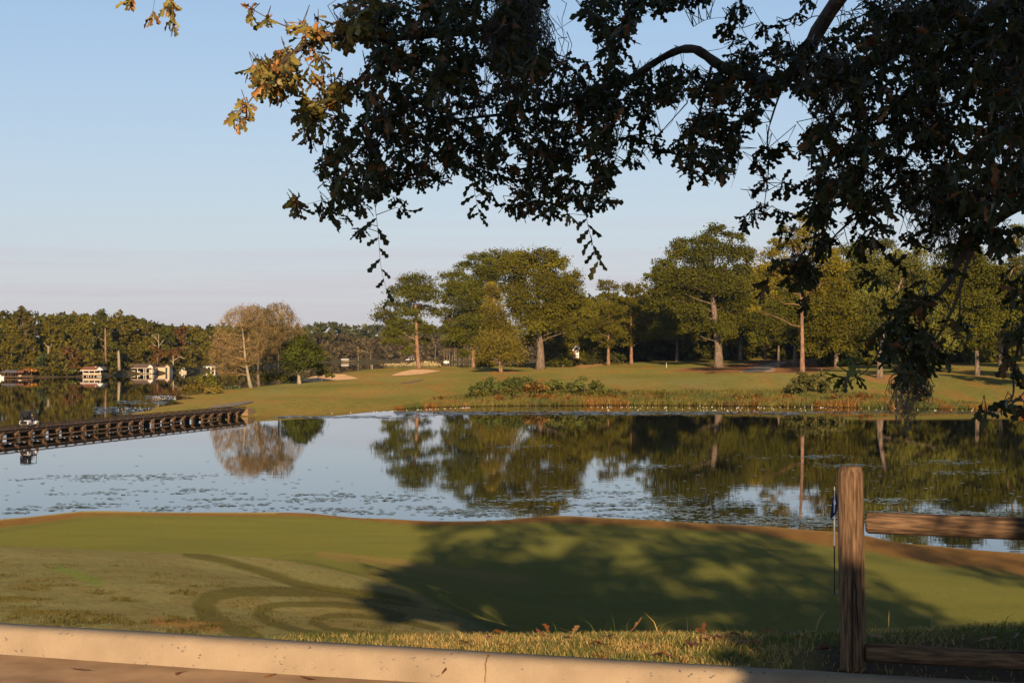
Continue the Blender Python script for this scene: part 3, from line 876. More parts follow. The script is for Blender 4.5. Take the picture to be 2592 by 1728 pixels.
tree('pine_tree', 'open branched pine rising at the right edge of the picture', 420, 2531,
     [(2571, 588, 24, 17), (2561, 608, 24, 13), (2580, 630, 26, 16), (2567, 659, 26, 17), (2596, 600, 24, 18), (2610, 660, 26, 18), (2590, 700, 26, 14), (2550, 640, 16, 8)], [(2533, 900), (2540, 800), (2562, 680), (2572, 590)], 9, PINEG, 'pine', M_pinebark)
tree('oak_tree', 'shaded oak crown reaching in at the far right edge', 380, 2640,
     [(2600, 740, 34, 30), (2640, 720, 50, 40), (2620, 800, 40, 34), (2680, 780, 50, 40), (2590, 820, 24, 24), (2700, 700, 50, 40), (2660, 840, 50, 30), (2740, 800, 50, 40)], [(2640, 900), (2645, 800)], 12, DARKG)
for lab, xb, D, tw_, lb in (('wide tan trunk oak in dim light behind the cart path', 2013, 470, 13, [(2000, 830, 44, 30), (2040, 820, 40, 34), (1960, 800, 40, 34), (2020, 780, 44, 30), (1990, 750, 40, 30)]),
                            ('dark trunk tree standing in the pine straw', 1971, 450, 8, [(1952, 822, 36, 30), (1935, 850, 30, 22), (1985, 855, 30, 20)]),
                            ('shaded small tree left of the tan trunk behind the straw', 1937, 500, 6, [(1920, 800, 30, 30), (1950, 780, 34, 30), (1925, 845, 24, 18)]),
                            ('small dark trunk tree right of the broad dark oak', 2531, 400, 7, [(2540, 830, 30, 24), (2560, 860, 30, 20), (2535, 790, 34, 26)]),
                            ('shaded tree in the gap behind the pale feathery tree', 2170, 480, 8, [(2180, 800, 44, 34), (2160, 850, 40, 24), (2200, 850, 40, 26), (2330, 800, 34, 30), (2360, 750, 40, 30)])):
    tree('broadleaf_tree', lab, D, xb, lb, [(xb, 880), (xb, 830)], tw_, DARKG)
tree('oak_tree', 'oak beyond the right picture edge nearest the water', 284, 2700, [(2700, 790, 60, 36), (2680, 830, 44, 30), (2740, 830, 50, 30), (2700, 860, 56, 26), (2700, 750, 44, 30)], [(2700, 910), (2700, 800)], 14, DARKG, size=.8)
tree('oak_tree', 'second oak beyond the right picture edge', 302, 2800, [(2800, 720, 70, 40), (2750, 780, 60, 36), (2850, 780, 60, 36), (2800, 830, 70, 30), (2780, 860, 60, 30)], [(2800, 900), (2800, 760)], 14, DARKG, size=.8)
# understorey behind the great oak
for nm, lab, D, lb, col in (('shrub', 'grey green shrub mass right behind the great oak trunk', 520, [(1396, 862, 30, 26), (1385, 895, 28, 22)], (.075, .08, .04)),
                            ('shrub', 'tall olive shrub left of the brick gable', 535, [(1442, 862, 28, 26), (1430, 898, 26, 18)], OLIVE),
                            ('shrub', 'olive shrub under the slim pines', 540, [(1495, 868, 26, 24), (1508, 896, 30, 16), (1480, 905, 24, 12)], OLIVE),
                            ('shrub', 'low dark bushes along the lawn edge below the gable', 525, [(1470, 910, 26, 11), (1525, 907, 26, 11), (1560, 905, 20, 12)], (.07, .085, .02)),
                            ('shrub', 'dark bush at foot of the great oak', 500, [(1425, 915, 22, 13), (1395, 918, 18, 12)], DARKG),
                            ('shrub', 'brownish bush between cedar and great oak', 510, [(1335, 868, 18, 16), (1325, 905, 14, 12)], (.12, .085, .04)),
                            ('shrub', 'dark shaded bushes below the pine clump', 515, [(1225, 920, 20, 14), (1245, 928, 20, 12), (1210, 925, 14, 10)], DARKG)):
    cxx = lb[0][0]
    tree(nm, lab, D, cxx, lb, [(cxx, lb[0][1])], 3, col, cat='shrub')

# woods closing off the background on the right
def wood(name, items, col, size, style='broad', dens=.8):
    L3 = []
    for x, y, rx, ry, D in items:
        k = D / F
        p = P(x, y, D)
        L3.append((p, (rx * k, rx * k * .8, ry * k)))
    v, f, c_ = crown(L3, size, col, style, dens, .3)
    return tag(npmesh(name, v, f, M_leaf, None, c_), kind='stuff')
it = []
for x in range(1400, 2900, 20):
    for row in range(2):
        D = (560 if x < 2090 else 450) + row * 40 + R.uniform(-10, 20)
        for y in np.arange(775 + R.uniform(-20, 20) - (75 if x > 1660 else 0), (925 if x < 2090 else 938) - row * 14, 22):
            it.append((x + R.uniform(-10, 10), y, R.uniform(22, 32), R.uniform(16, 24), D + R.uniform(-6, 6)))
wood('woodland', it, (.058, .066, .010), 1.4, dens=.8)

# bare and browning trees left of the green
def bare_tree(name, label, D, base, trunk, tw, ell, n1, n2, n3, leaf, bark, leafcol, nleaf, group=None):
    k = D / F
    b0 = ppt(base, D)
    root = empty(name, b0, label, 'tree', group)
    tp = np.array([b0 - [0, 0, .3]] + [P(x, y, D) for x, y in trunk])
    t = MB()
    rad = [tw / 2 * k * (1.3 if i == 0 else 1 - .75 * i / (len(tp) - 1)) for i in range(len(tp))]
    t.tube(tp, rad, 8)
    t.build('trunk', bark, root, b0, smooth=True)
    cs_, rs = [], []
    for x, y, rx, ry in ell:
        cs_.append(P(x, y, D)); rs.append((rx * k, rx * k * .8, ry * k))
    wts = np.array([r[0] * r[2] for r in rs]); wts /= wts.sum()
    def sample(n, lo):
        i = R.choice(len(cs_), n, p=wts)
        q = rand_dirs(n) * (lo + (1 - lo) * R.random((n, 1)) ** .5)
        return np.array(cs_)[i] + q * np.array(rs)[i]
    fine = np.concatenate([np.linspace(a, b, 6) for a, b in zip(tp[1:-1], tp[2:])]) if len(tp) > 2 else tp
    P0, P1, R0, R1 = [], [], [], []
    def grow(src, tgt, r0, r1, n=4, up=.18):
        outp = []
        for q in tgt:
            d = np.linalg.norm(src - q, axis=1) + 1.3 * np.maximum(src[:, 2] - q[2] + .12 * np.linalg.norm((src - q)[:, :2], axis=1), 0)
            a = src[np.argmin(d)]
            tt_ = np.linspace(0, 1, n + 1)[:, None]
            pp_ = a + (q - a) * tt_ + R.normal(size=(n + 1, 3)) * (tt_ * (1 - tt_)) * np.linalg.norm(q - a) * .18
            pp_[:, 2] += (tt_ * (1 - tt_))[:, 0] * np.linalg.norm(q - a) * up
            rr_ = np.linspace(r0, r1, n + 1)
            P0.append(pp_[:-1]); P1.append(pp_[1:]); R0.append(rr_[:-1]); R1.append(rr_[1:]); outp.append(pp_[1:])
        return np.concatenate(outp)
    a1 = grow(fine, sample(n1, .5), .13, .05)
    a2 = grow(np.concatenate([a1, fine]), sample(n2, .55), .055, .022)
    a3 = grow(a2, sample(n3, .75), .024, .012, 3)
    tips = a3[2::3]
    e = tips + R.normal(size=tips.shape) * .45 + [0, 0, .1]
    P0.append(np.repeat(tips, 2, 0)); P1.append(np.concatenate([e, tips + R.normal(size=tips.shape) * .5])[np.argsort(np.tile(np.arange(len(tips)), 2), kind='stable')]); R0.append(np.full(len(tips) * 2, .012)); R1.append(np.full(len(tips) * 2, .008))
    v, f = segs(np.concatenate(P0), np.concatenate(P1), np.concatenate(R0), np.concatenate(R1))
    npmesh('branches', v, f, leaf, root, off=b0)
    if nleaf:
        src = np.concatenate([a2, a3])
        p = src[R.integers(0, len(src), nleaf)] + R.normal(size=(nleaf, 3)) * .35
        v, f = cards(p, rand_dirs(nleaf) + [0, -.3, .3], rand_dirs(nleaf), R.uniform(.2, .45, nleaf), R.uniform(.12, .25, nleaf))
        cc = np.asarray(leafcol)[None] * (.7 + .6 * R.random((nleaf, 1))) * (1 + (R.random((nleaf, 3)) - .5) * .3)
        npmesh('crown', v, f, M_leaf, root, np.repeat(cc, 4, 0), off=b0)
    return root
M_paletrunk = noisy('pale lichened bark', (.22, .19, .13), (.40, .35, .25), 3, .95, .5, 6, stretch=(1, 1, .4), dist=.05)
bare_tree('bare_tree', 'bare tan tree with fine spreading twigs left of the green', 386, 636, [(628, 950), (620, 900), (617, 860), (612, 820)], 9,
          [(610, 855, 72, 75), (570, 900, 42, 55), (620, 800, 50, 30)], 36, 300, 2500, M_twig, M_paletrunk, (.18, .125, .035), 3500)
bare_tree('browning_tree', 'browning half bare tree behind the bare tan tree', 396, 655, [(653, 935), (655, 890), (660, 850), (662, 800)], 8,
          [(660, 840, 62, 62), (640, 795, 36, 22), (705, 800, 40, 34)], 28, 240, 1200, M_twig, M_bark, (.115, .092, .026), 8000)
bare_tree('bare_tree', 'grey twigged bare tree rising highest behind the browning tree', 420, 705, [(705, 920), (706, 860), (708, 800)], 7,
          [(708, 830, 48, 58), (735, 850, 38, 60), (700, 785, 30, 20)], 24, 220, 1300, M_twig, M_bark, (.15, .10, .045), 1500)
tree('broadleaf_tree', 'compact dark green tree with leaning pale trunk by the bunker', 402, 758,
     [(745, 935, 16, 9), (800, 928, 14, 9), (775, 858, 12, 9), (762, 868, 24, 14), (742, 880, 26, 16), (785, 882, 26, 16), (765, 895, 40, 20), (738, 908, 24, 18), (797, 908, 22, 20), (765, 918, 34, 14), (728, 925, 16, 14)],
     [(756, 945), (768, 930), (764, 890)], 9, (.058, .082, .014), 'broad', M_paletrunk, dens=1.5, jit=.36)
for lab, D, lb, col in (('rounded green bush at the water left of the bare tree', 372, [(525, 962, 22, 18), (540, 972, 18, 14)], (.12, .13, .025)),
                        ('low yellow green thicket on the point by the bridge', 345, [(475, 985, 24, 8), (505, 982, 26, 9), (540, 988, 24, 7)], (.17, .14, .03)),
                        ('dark bush right of the compact tree beside the bunker', 412, [(815, 945, 16, 10), (835, 948, 14, 8)], (.09, .10, .025)),
                        ('shadowed bushes under the browning tree', 420, [(700, 955, 22, 12), (670, 958, 18, 10), (735, 958, 18, 9)], DARKG),
                        ('low blue green plants at foot of the bare tree', 380, [(585, 980, 14, 4), (600, 982, 10, 3)], (.08, .12, .06)),
                        ('dark low bush beside the pine clump at the water', 500, [(1180, 934, 10, 5)], DARKG)):
    tree('shrub', lab, D, lb[0][0], lb, [(lb[0][0], lb[0][1])], 2, col, cat='shrub', limbs=False, size=.5)
# pampas
for i, (x, lab) in enumerate(((1000, 'single pale pampas clump left of the lone pine'), (1035, 'pale pampas clump next left of the lone pine trunk'), (1050, 'pale pampas clump touching the lone pine trunk'), (1082, 'pale pampas clump just right of the lone pine'), (1097, 'rightmost small pampas clump past the lone pine'))):
    D = 505
    b0 = ppt(x, D)
    root = empty('pampas_grass', b0, lab, 'grass clump', 'pampas clumps on the far green')
    n = 150
    p = np.stack([R.normal(0, .75 if i else 1.0, n), R.normal(0, .5, n), np.zeros(n)], 1)
    tip = p * 1.5 + np.stack([np.zeros(n), np.zeros(n), R.uniform(.7, 1.3 + .6 * (i % 2), n)], 1)
    v, f = segs(p, tip, .05, .03)
    npmesh('blades', v, f, noisy('pampas leaf', (.14, .14, .06), (.26, .24, .1), 1), root)
    v, f = cards(tip, rand_dirs(n) + [0, -1, 0], np.tile([0, 0, 1.], (n, 1)) + rand_dirs(n) * .3, .6, .25)
    npmesh('plumes', v, f, noisy('pampas plume', (.36, .29, .15), (.55, .45, .26), 1), root)

# reeds and marsh plants along the bank of the pond
def reed_band():
    V, Fc, Cc = [], [], []
    n = 26000
    xp = R.uniform(1000, 2700, n)
    Ds = np.interp(xp, [q[0] for q in shore_n], [q[1] for q in shore_n])
    wdt = np.interp(xp, [1000, 1090, 1200, 1700, 2000, 2200, 2450, 2592, 2700], [3, 8, 26, 22, 24, 14, 8, 3, 3])
    d = -1.0 + R.random(n) ** 1.3 * wdt
    D = Ds + d
    X = (xp - CX) / F * D
    z = LAKE + np.maximum(HP(X, D), 0)
    nn_ = fbm(X * .12, D * .12); n2_ = fbm(X * .35 + 8, D * .3)
    hgt = (.5 + .9 * n2_) * np.interp(xp, [1000, 1150, 1250, 2150, 2300, 2700], [.4, .7, .95, .95, .6, .4]) * (.6 + .8 * R.random(n))
    b_ = np.stack([X, D, z], 1)
    ax = np.stack([R.normal(0, .3, n), R.normal(0, .3, n), np.ones(n)], 1)
    c_ = b_ + ax * hgt[:, None] * .5
    nr = np.stack([R.normal(0, .6, n), -np.ones(n), R.normal(.3, .4, n)], 1)
    nr /= np.linalg.norm(nr, axis=1, keepdims=True)
    v, f = cards(c_, nr, ax, hgt * 1.1, R.uniform(.14, .35, n))
    green = np.array([.085, .105, .022]); oran = np.array([.24, .115, .024]); yel = np.array([.15, .135, .028]); rust = np.array([.22, .09, .03])
    near_w = np.exp(-np.maximum(d, 0) / 5.0)
    c = green + (yel - green) * smooth01(.35, .6, nn_)[:, None]
    c = c + (oran - c) * (smooth01(.46, .64, n2_) * (.1 + .7 * near_w))[:, None]
    c = c + (rust * .6 - c) * (.6 * smooth01(.62, .75, fbm(X * .2 + 30, D * .2)) * .8)[:, None]
    c = c * (.75 + .5 * R.random((n, 1)))
    return tag(npmesh('marsh_reeds', v, f, M_blade, None, np.repeat(np.clip(c, 0, 1), 4, 0)), kind='stuff')
reed_band()
it = []
for x in np.arange(1190, 1700, 7):
    D = np.interp(x, [1190, 1300, 1700], [296, 300, 302]) + R.uniform(0, 8)
    z = pz(x, D) + .5
    hh = np.interp(x, [1190, 1230, 1500, 1560, 1700], [5, 9, 9, 5, 4])
    it.append((x, HY + (EYE - z) * F / D - hh * .6 + R.uniform(-3, 4), R.uniform(8, 15), hh * R.uniform(.7, 1.1), D))
wood('bank_brush', it[::2], (.085, .088, .020), .42, dens=.8)
wood('bank_brush', it[1::2], (.075, .090, .022), .42, dens=.8)
it = []
for x in np.concatenate([R.uniform(1100, 1700, 26), R.uniform(1850, 2250, 22)]):
    D = np.interp(x, [1080, 1300, 1700, 2100, 2300], [287, 294, 296, 288, 283]) + R.uniform(0, 6)
    it.append((x, HY + (EYE - pz(x, D) - .5) * F / D - 2, R.uniform(7, 15), R.uniform(4, 7), D))
wood('bank_brush', it, (.135, .075, .020), .42, dens=.7)
for lab, D, lb, col in (('leftmost green marsh bush above the reeds', 305, [(1228, 972, 26, 13), (1205, 985, 16, 9), (1250, 978, 20, 12)], (.085, .115, .03)),
                        ('tall middle marsh bush above the reeds', 308, [(1310, 968, 28, 14), (1285, 972, 20, 12), (1335, 974, 24, 13)], (.085, .115, .03)),
                        ('rust brown marsh bush in the green ones', 302, [(1355, 978, 26, 12), (1340, 985, 20, 9)], (.16, .105, .03)),
                        ('low green marsh bush right of the rust bush', 306, [(1405, 975, 26, 12), (1432, 980, 20, 11)], (.09, .11, .03)),
                        ('rightmost green marsh bush of the row above the reeds', 306, [(1480, 972, 26, 14), (1505, 978, 18, 11), (1455, 980, 20, 10)], (.09, .115, .03)),
                        ('large lone green bush on the bank below the tallest pine', 298, [(2040, 968, 30, 20), (2075, 960, 28, 18), (2105, 972, 26, 18), (2012, 980, 20, 12), (2060, 985, 40, 12), (2122, 990, 16, 8)], (.115, .125, .04)),
                        ('low rust bush at water edge at far right', 282, [(2600, 1005, 18, 14), (2625, 1000, 20, 18)], (.26, .11, .03))):
    tree('marsh_bush', lab, D, lb[0][0], lb, [(lb[0][0], lb[0][1])], 2, col, cat='bush', limbs=False, size=.42, dens=1.0)

# flat ledge at right
M_ledge = noisy('pink clay ledge', (.20, .12, .075), (.32, .20, .13), .5, .95)
q = MB()
lp = [(2440, 277), (2480, 275), (2530, 275), (2620, 274), (2700, 274), (2700, 280), (2600, 281), (2500, 281)]
q.prism([P(x, HY, D) * [1, 1, 0] + [0, 0, LAKE - .2] for x, D in lp], (0, 0, .75))
tag(q.build('clay_ledge', M_ledge), 'flat pinkish clay ledge at the water at far right', 'ledge')

# ------------------------------------------------------------------ far shore trees (left) and far woods
def shore_tree(name, label, xp, inland, top, wpx, col, style='broad', trunk_top=None, tw=5, bark=None, n=15, bottom=None, cat='tree', dens=.9):
    D = shoreD(xp) + inland
    k = D / F
    b0 = far_pt(xp, inland)
    by = HY + (EYE - b0[2]) / k
    bottom = bottom if bottom is not None else by - 12
    root = empty(name, b0, label, cat, 'trees on the far left shore' if cat == 'tree' else 'bushes on the far left shore')
    L3 = []
    hgt = bottom - top
    for i in range(n):
        q = (i + .5) / n
        y = top + hgt * (.12 + .80 * q)
        half = wpx / 2 * math.sin(math.pi * min(.96, .16 + .74 * q)) if style != 'cedar' else wpx / 2 * (.18 + .8 * q)
        x = xp + R.uniform(-.62, .62) * half
        p = P(x, y, D); p[1] += R.uniform(-1, 1) * half * k * .5
        rr = max(half * R.uniform(.5, .7), wpx * .13)
        L3.append((p, (rr * k, rr * k * .85, max(hgt * .12, min(rr * .62, hgt * .2)) * k)))
    v, f, c_ = crown(L3, max(.8, 5.6 * k), col, style, dens * .8, .25)
    npmesh('crown', v, f, M_leaf, root, c_, off=b0)
    t = MB()
    tt_ = trunk_top if trunk_top else top + hgt * .35
    pts = [b0 - [0, 0, .3], P(xp + R.uniform(-2, 2), by - (by - tt_) * .5, D), P(xp + R.uniform(-3, 3), tt_, D)]
    t.tube(pts, [tw * .6 * k, tw * .45 * k, tw * .2 * k], 7)
    for p, rr in L3[:6]:
        t.tube(limb_curve(pts[1] + (pts[2] - pts[1]) * R.uniform(0, .8), p, 4), np.linspace(tw * .18 * k, .05, 4), 4, False)
    t.build('trunk', bark or M_bark, root, b0, smooth=True)
    return root
FO = (.104, .100, .014); FD = (.070, .078, .013); FB = (.110, .066, .022)
rows_ = [('spiky dark topped tree at the left picture edge', -22, 45, 772, 50, FD), ('wide olive tree with a pale crown top at far left', 66, 60, 770, 74, (.10, .095, .025)), ('low olive tree filling the left edge', 22, 25, 800, 70, FO), ('round olive tree right of the pale crowned tree', 130, 45, 790, 58, FO),
         ('dark tree peeping behind the round olive tree', 162, 70, 795, 44, FD), ('flat topped green tree left of the spiky one', 200, 42, 794, 62, FO), ('tall spiky topped tree above the boathouses', 258, 50, 771, 40, FD),
         ('bushy topped tree right of the spiky one', 300, 55, 782, 56, FO), ('rounded olive tree above the broken trunk', 328, 45, 800, 56, FO), ('sloping olive tree above the brown roofed boathouse', 368, 50, 815, 52, FO),
         ('low green crown behind the cream boathouse', 418, 60, 818, 60, FD), ('brownish crown left of the bare white branched tree', 462, 50, 822, 56, FB), ('far low olive crown left of the bare tan tree', 505, 60, 822, 60, FO), ('last olive crown behind the bare tan tree', 560, 60, 825, 60, FO),
         ('tree half hidden behind the bare tan tree', 640, 60, 835, 70, FO)]
for lab, x, inl, top, wp, col in rows_:
    shore_tree('broadleaf_tree', lab, x, inl, top, wp, col)
lower = [('olive lower tree above the dock roof', 30, 12, 842, 70, FO), ('olive lower tree standing behind the orange brown reed bank', 88, 14, 850, 60, FO), ('layered dark conifer on the far left bank', 108, 6, 893, 52, (.05, .075, .03)), ('brown leaved tree with pale trunk left of the rust roof', 183, 9, 874, 58, FB),
         ('thin branched olive tree above the rust roofed boathouse', 234, 9, 880, 52, FO), ('dark understorey tree behind the red trunked pine', 285, 22, 860, 56, FD), ('green tree right of the broken trunk', 350, 14, 860, 50, FO), ('brown tree leaning over the cream boathouse', 398, 9, 872, 46, FB),
         ('olive tree left of the white arched boathouse', 480, 16, 868, 46, FO), ('green tree behind the white arched boathouse', 530, 16, 860, 56, FO), ('olive tree low behind the brown leaved tree', 150, 26, 850, 56, FO), ('brown twiggy tree right of the cream boathouse', 440, 12, 876, 40, FB)]
for lab, x, inl, top, wp, col in lower:
    shore_tree('broadleaf_tree', lab, x, inl, top, wp, col, style='cedar' if 'conifer' in lab else 'broad', n=7, tw=3, bark=M_paletrunk if 'pale trunk' in lab else None)
for lab, x, inl, top, wp, col in (('orange brown reed bank beside the left dock', 78, 2, 935, 40, (.24, .12, .03)), ('low green bush at water left of the rust roof', 135, 2, 932, 34, FO), ('bright green bush by the rust roofed boathouse', 172, 2, 940, 44, (.10, .13, .03)), ('dark round bush beside the stone stairs', 282, 3, 934, 18, FD),
                                  ('dark bush left of the broken trunk', 272, 8, 915, 40, FD), ('rusty bush under the brown leaved tree', 192, 3, 922, 34, FB), ('olive bush between the two right boathouses', 462, 4, 925, 34, FD), ('olive bush right of the white boathouse', 580, 5, 920, 60, FO)):
    shore_tree('shrub', lab, x, inl, top, wp, col, n=5, tw=2, cat='shrub')
# backing woods
it = []
for x in np.arange(-200, 830, 16):
    inl = 75 + R.uniform(0, 50); D = shoreD(x) + inl
    ytop = np.interp(x, [-200, 0, 330, 400, 560, 700, 830], [795, 795, 808, 828, 830, 838, 846])
    for y in np.arange(ytop + R.uniform(0, 14), 935, 20):
        it.append((x + R.uniform(-6, 6), y, R.uniform(13, 20), R.uniform(10, 15), D))
wood('shore_woods', it, FD, 1.5, dens=.9)
it = []
for x in np.arange(-60, 830, 9):
    if 200 < x < 266 or 308 < x < 436 or 494 < x < 552 or -30 < x < 60 or 450 < x < 478: 
        inl = R.uniform(9, 14)
    else: inl = R.uniform(1.5, 6)
    for i in range(3):
        p = far_pt(x, inl + i * 6, 1.5 + i * 1.6)
        it.append((CX + F * p[0] / p[1], HY - F * (p[2] - EYE) / p[1], R.uniform(8, 14), R.uniform(6, 10), p[1]))
wood('shore_undergrowth', it, (.085, .082, .018), 1.0, dens=.8)
it, it2, it3 = [], [], []
for x in np.arange(540, 1420, 11):
    for row in range(3):
        D = shoreD(x) + 8 + row * 60 + R.uniform(0, 30)
        yt = (884, 858, 832)[row] + R.uniform(-7, 6) + 4 * math.sin(x * .035)
        for y in np.arange(yt, 912, 12):
            (it if row == 2 else it2 if R.random() < .6 else it3).append((x + R.uniform(-5, 5), y, R.uniform(8, 13), R.uniform(7, 11), D))
wood('far_woods', it, (.07, .085, .028), 1.8, dens=1.0)
wood('far_woods', it2, (.095, .085, .045), 1.8, dens=.9)
wood('far_woods', it3, (.085, .076, .040), 1.8, dens=.8)
p0, p1 = [], []
for x in np.concatenate([np.arange(1125, 1260, 6.0), R.uniform(805, 1110, 5)]):
    a = far_pt(x + R.uniform(-2, 2), R.uniform(1, 12)); p0.append(a); p1.append(a + [R.normal(0, .5), 0, R.uniform(6, 13)])
v, f = segs(p0, p1, .22, .1)
tag(npmesh('far_trunks', v, f, M_paletrunk), kind='stuff')
# broken trunk, red pine trunk, pale standing trunks
def pole_tree(name, label, xp, D, y0, y1, w0, w1, m, limbs=()):
    k = D / F
    b0 = P(xp, y0, D)
    root = empty(name, b0, label, 'tree', None)
    t = MB().tube([b0 - [0, 0, .5], P(xp - 1, (y0 * .6 + y1 * .4), D), P(xp - 2, y1, D)], [w0 * k * .62, w0 * k * .5, w1 * k * .5], 8)
    for (ax_, ay, bx, by) in limbs:
        t.tube(limb_curve(P(ax_, ay, D), P(bx, by, D), 4, .06), np.linspace(1.4 * k, .5 * k, 4), 5, False)
    t.build('trunk', m, root, b0, smooth=True)
    return root
pole_tree('tree_snag', 'broken pale dead trunk standing by the stone stairs', 302, 588, 934, 888, 7, 5, M_paletrunk)
pole_tree('pine_tree', 'tall reddish bare pine trunk behind the rust roofed boathouse', 268, 596, 915, 830, 4.5, 2.5, M_pinebark, ((266, 862, 250, 855), (266, 850, 280, 842), (267, 880, 255, 872)))
pole_tree('tree_snag', 'pale trunk rising behind the dark layered conifer', 124, 588, 930, 875, 5, 4, M_paletrunk, ((122, 880, 112, 866), (122, 884, 132, 870)))
pole_tree('bare_tree', 'white branched dead tree above the cream boathouse', 403, 668, 930, 845, 3, 1.5, M_paletrunk, ((402, 880, 385, 868), (402, 875, 416, 858), (402, 866, 390, 850), (403, 890, 420, 880)))
pole_tree('bare_tree', 'bent pale tree at the water right of the cream boathouse', 440, 668, 944, 900, 3.5, 2, M_paletrunk, ((439, 912, 455, 902), (455, 902, 468, 908), (439, 918, 425, 905)))

# ------------------------------------------------------------------ boathouses and boats on the far shore
class Far:
    """builds in pixels of the photograph at a fixed distance, 1 px = k metres"""
    def __init__(s, name, label, cat, xp, ybase, D, group=None):
        s.D, s.k = D, D / F
        s.b = P(xp, ybase, D)
        s.x0, s.y0 = xp, ybase
        s.root = empty(name, s.b, label, cat, group)
    def l(s, x, y, d=0.0):           # local metres of pixel x, y at depth d (metres behind)
        return ((x - s.x0) * s.k, d, (s.y0 - y) * s.k)
    def box(s, name, m, xa, xb, ya, yb, d0, d1, mb=None):
        a = s.l(xa, yb); c_ = s.l(xb, ya)
        q = mb or MB()
        q.box(((a[0] + c_[0]) / 2, (d0 + d1) / 2, (a[2] + c_[2]) / 2), (abs(c_[0] - a[0]), d1 - d0, abs(c_[2] - a[2])))
        return q if mb is not None else q.build(name, m, s.root)
    def gable(s, name, m, xa, xb, ye, yr, d0, d1, inset=0.0, over=.0):
        """ridge along x"""
        dm = (d0 + d1) / 2
        A = s.l(xa, ye); B = s.l(xb, ye); z0 = A[2]; z1 = s.l(xa, yr)[2]
        t = .14
        vs = []
        for dz in (0, t):
            vs += [(A[0], d0, z0 + dz), (B[0], d0, z0 + dz), (B[0] - inset, dm, z1 + dz), (A[0] + inset, dm, z1 + dz), (A[0], d1, z0 + dz), (B[0], d1, z0 + dz)]
        fs = [(0, 1, 2, 3), (3, 2, 5, 4), (6, 9, 8, 7), (9, 10, 11, 8), (0, 6, 7, 1), (4, 5, 11, 10), (1, 7, 8, 2), (2, 8, 11, 5), (0, 3, 9, 6), (3, 4, 10, 9)]
        return MB().add(vs, fs).build(name, m, s.root)
    def gable_front(s, name, m, xa, xb, ye, yr, d0, d1):
        """ridge along depth, gable faces the camera"""
        xm = (xa + xb) / 2
        A = s.l(xa, ye); B = s.l(xb, ye); C_ = s.l(xm, yr); t = .16
        vs = [(A[0], d0, A[2]), (C_[0], d0, C_[2]), (B[0], d0, B[2]), (A[0], d1, A[2]), (C_[0], d1, C_[2]), (B[0], d1, B[2])]
        vs += [(v_[0], v_[1], v_[2] + t) for v_ in vs]
        fs = [(0, 1, 4, 3), (1, 2, 5, 4), (6, 9, 10, 7), (7, 10, 11, 8), (0, 6, 7, 1), (1, 7, 8, 2), (3, 4, 10, 9), (4, 5, 11, 10), (0, 3, 9, 6), (2, 8, 11, 5)]
        return MB().add(vs, fs).build(name, m, s.root)
    def gable_wall(s, name, m, xa, xb, ye, yr, d):
        xm = (xa + xb) / 2
        q = MB().prism([(s.l(xa, ye)[0], d, s.l(xa, ye)[2]), (s.l(xb, ye)[0], d, s.l(xb, ye)[2]), (s.l(xm, yr)[0], d, s.l(xm, yr)[2])], (0, .15, 0))
        return q.build(name, m, s.root)
    def posts(s, name, m, xs, ya, yb, w, d=0.0):
        o = None
        for x in xs:
            s.box(name, m, x - w / 2, x + w / 2, ya, yb, d - w / 2 * s.k, d + w / 2 * s.k)
BH = 'boathouses on the far shore'
h = Far('boathouse', 'boathouse with rust and grey roof over white posts', 'boathouse', 233, 953.5, 577, BH)
h.gable('roof', M_roofrust, 204, 248, 936.5, 928.5, -.6, 5.5, .6); h.gable_front('roof', M_roofgrey, 243, 263, 936.5, 928, -.8, 5.6)
h.gable_wall('gable', M_white, 244, 262, 936.4, 929, -.4)
h.box('fascia', M_white, 204, 249, 936.5, 938.2, -.7, -.5)
h.box('deck', M_wood, 206, 258, 949.3, 950.5, -.6, 6)
h.posts('post', M_white, (211, 226, 240, 254), 938, 949.5, 1.2, -.3)
h.box('railing', M_cream, 211, 257, 943.5, 948.5, -.5, -.35)
h.box('bay_shade', M_dark, 212, 256, 938, 944, 3.0, 3.4)  # near-black panel painting the shade inside the open bay
h.posts('piling', M_white, (211, 220.5, 224.5, 231, 238.5, 246.5, 250, 253.5, 256.5), 950, 954.5, 1.2, -.4)
h.posts('chimney', M_white, (238.5, 247.5), 928, 931, 3, 2)
h = Far('boathouse', 'large open boathouse with brown roof and cream walls', 'boathouse', 352, 945.5, 640, BH)
h.gable('roof', M_roofbrown, 324, 383, 931, 921.5, -.8, 7, .9)
h.gable_front('roof', M_roofbrown, 372, 390, 930.5, 922, -1.0, 6)
h.gable_wall('gable', M_white, 373, 389, 930.3, 923, -.6)
h.box('fascia', M_cream, 325, 388, 931, 932.3, -.9, -.7)
h.box('wall', M_cream, 326, 332, 932, 944, -.3, .6); h.box('wall', M_cream, 376, 387, 932, 944, 1.0, 6)
h.box('back_wall', M_dark, 332, 376, 932, 944, 5, 5.3)  # wall coloured near-black for the shade under the roof
h.posts('post', M_white, (349, 365, 370, 385.5), 932, 946, 1.3, -.5)
h.box('deck', M_cream, 310, 382, 944, 945, -1.2, 5)
h.posts('piling', M_white, (334, 348.5, 359, 370, 380), 945, 947.5, 1.1, -.9)
h.box('terrace_wall', M_cream, 313, 343, 940, 944.3, -.6, -.2); h.box('terrace_block', M_cream, 330, 343, 937.5, 940.2, -.5, 1.0); h.box('terrace_block', M_cream, 348, 355, 939, 944.2, -.6, .8)
h = Far('boathouse', 'small cream stucco boathouse with pointed gable and dark door', 'boathouse', 410, 945.5, 655, BH)
h.box('wall', M_cream, 389, 418, 929.5, 944.5, 0, 6); h.box('wall', M_cream, 418.2, 430, 929, 944.5, -.8, 6)
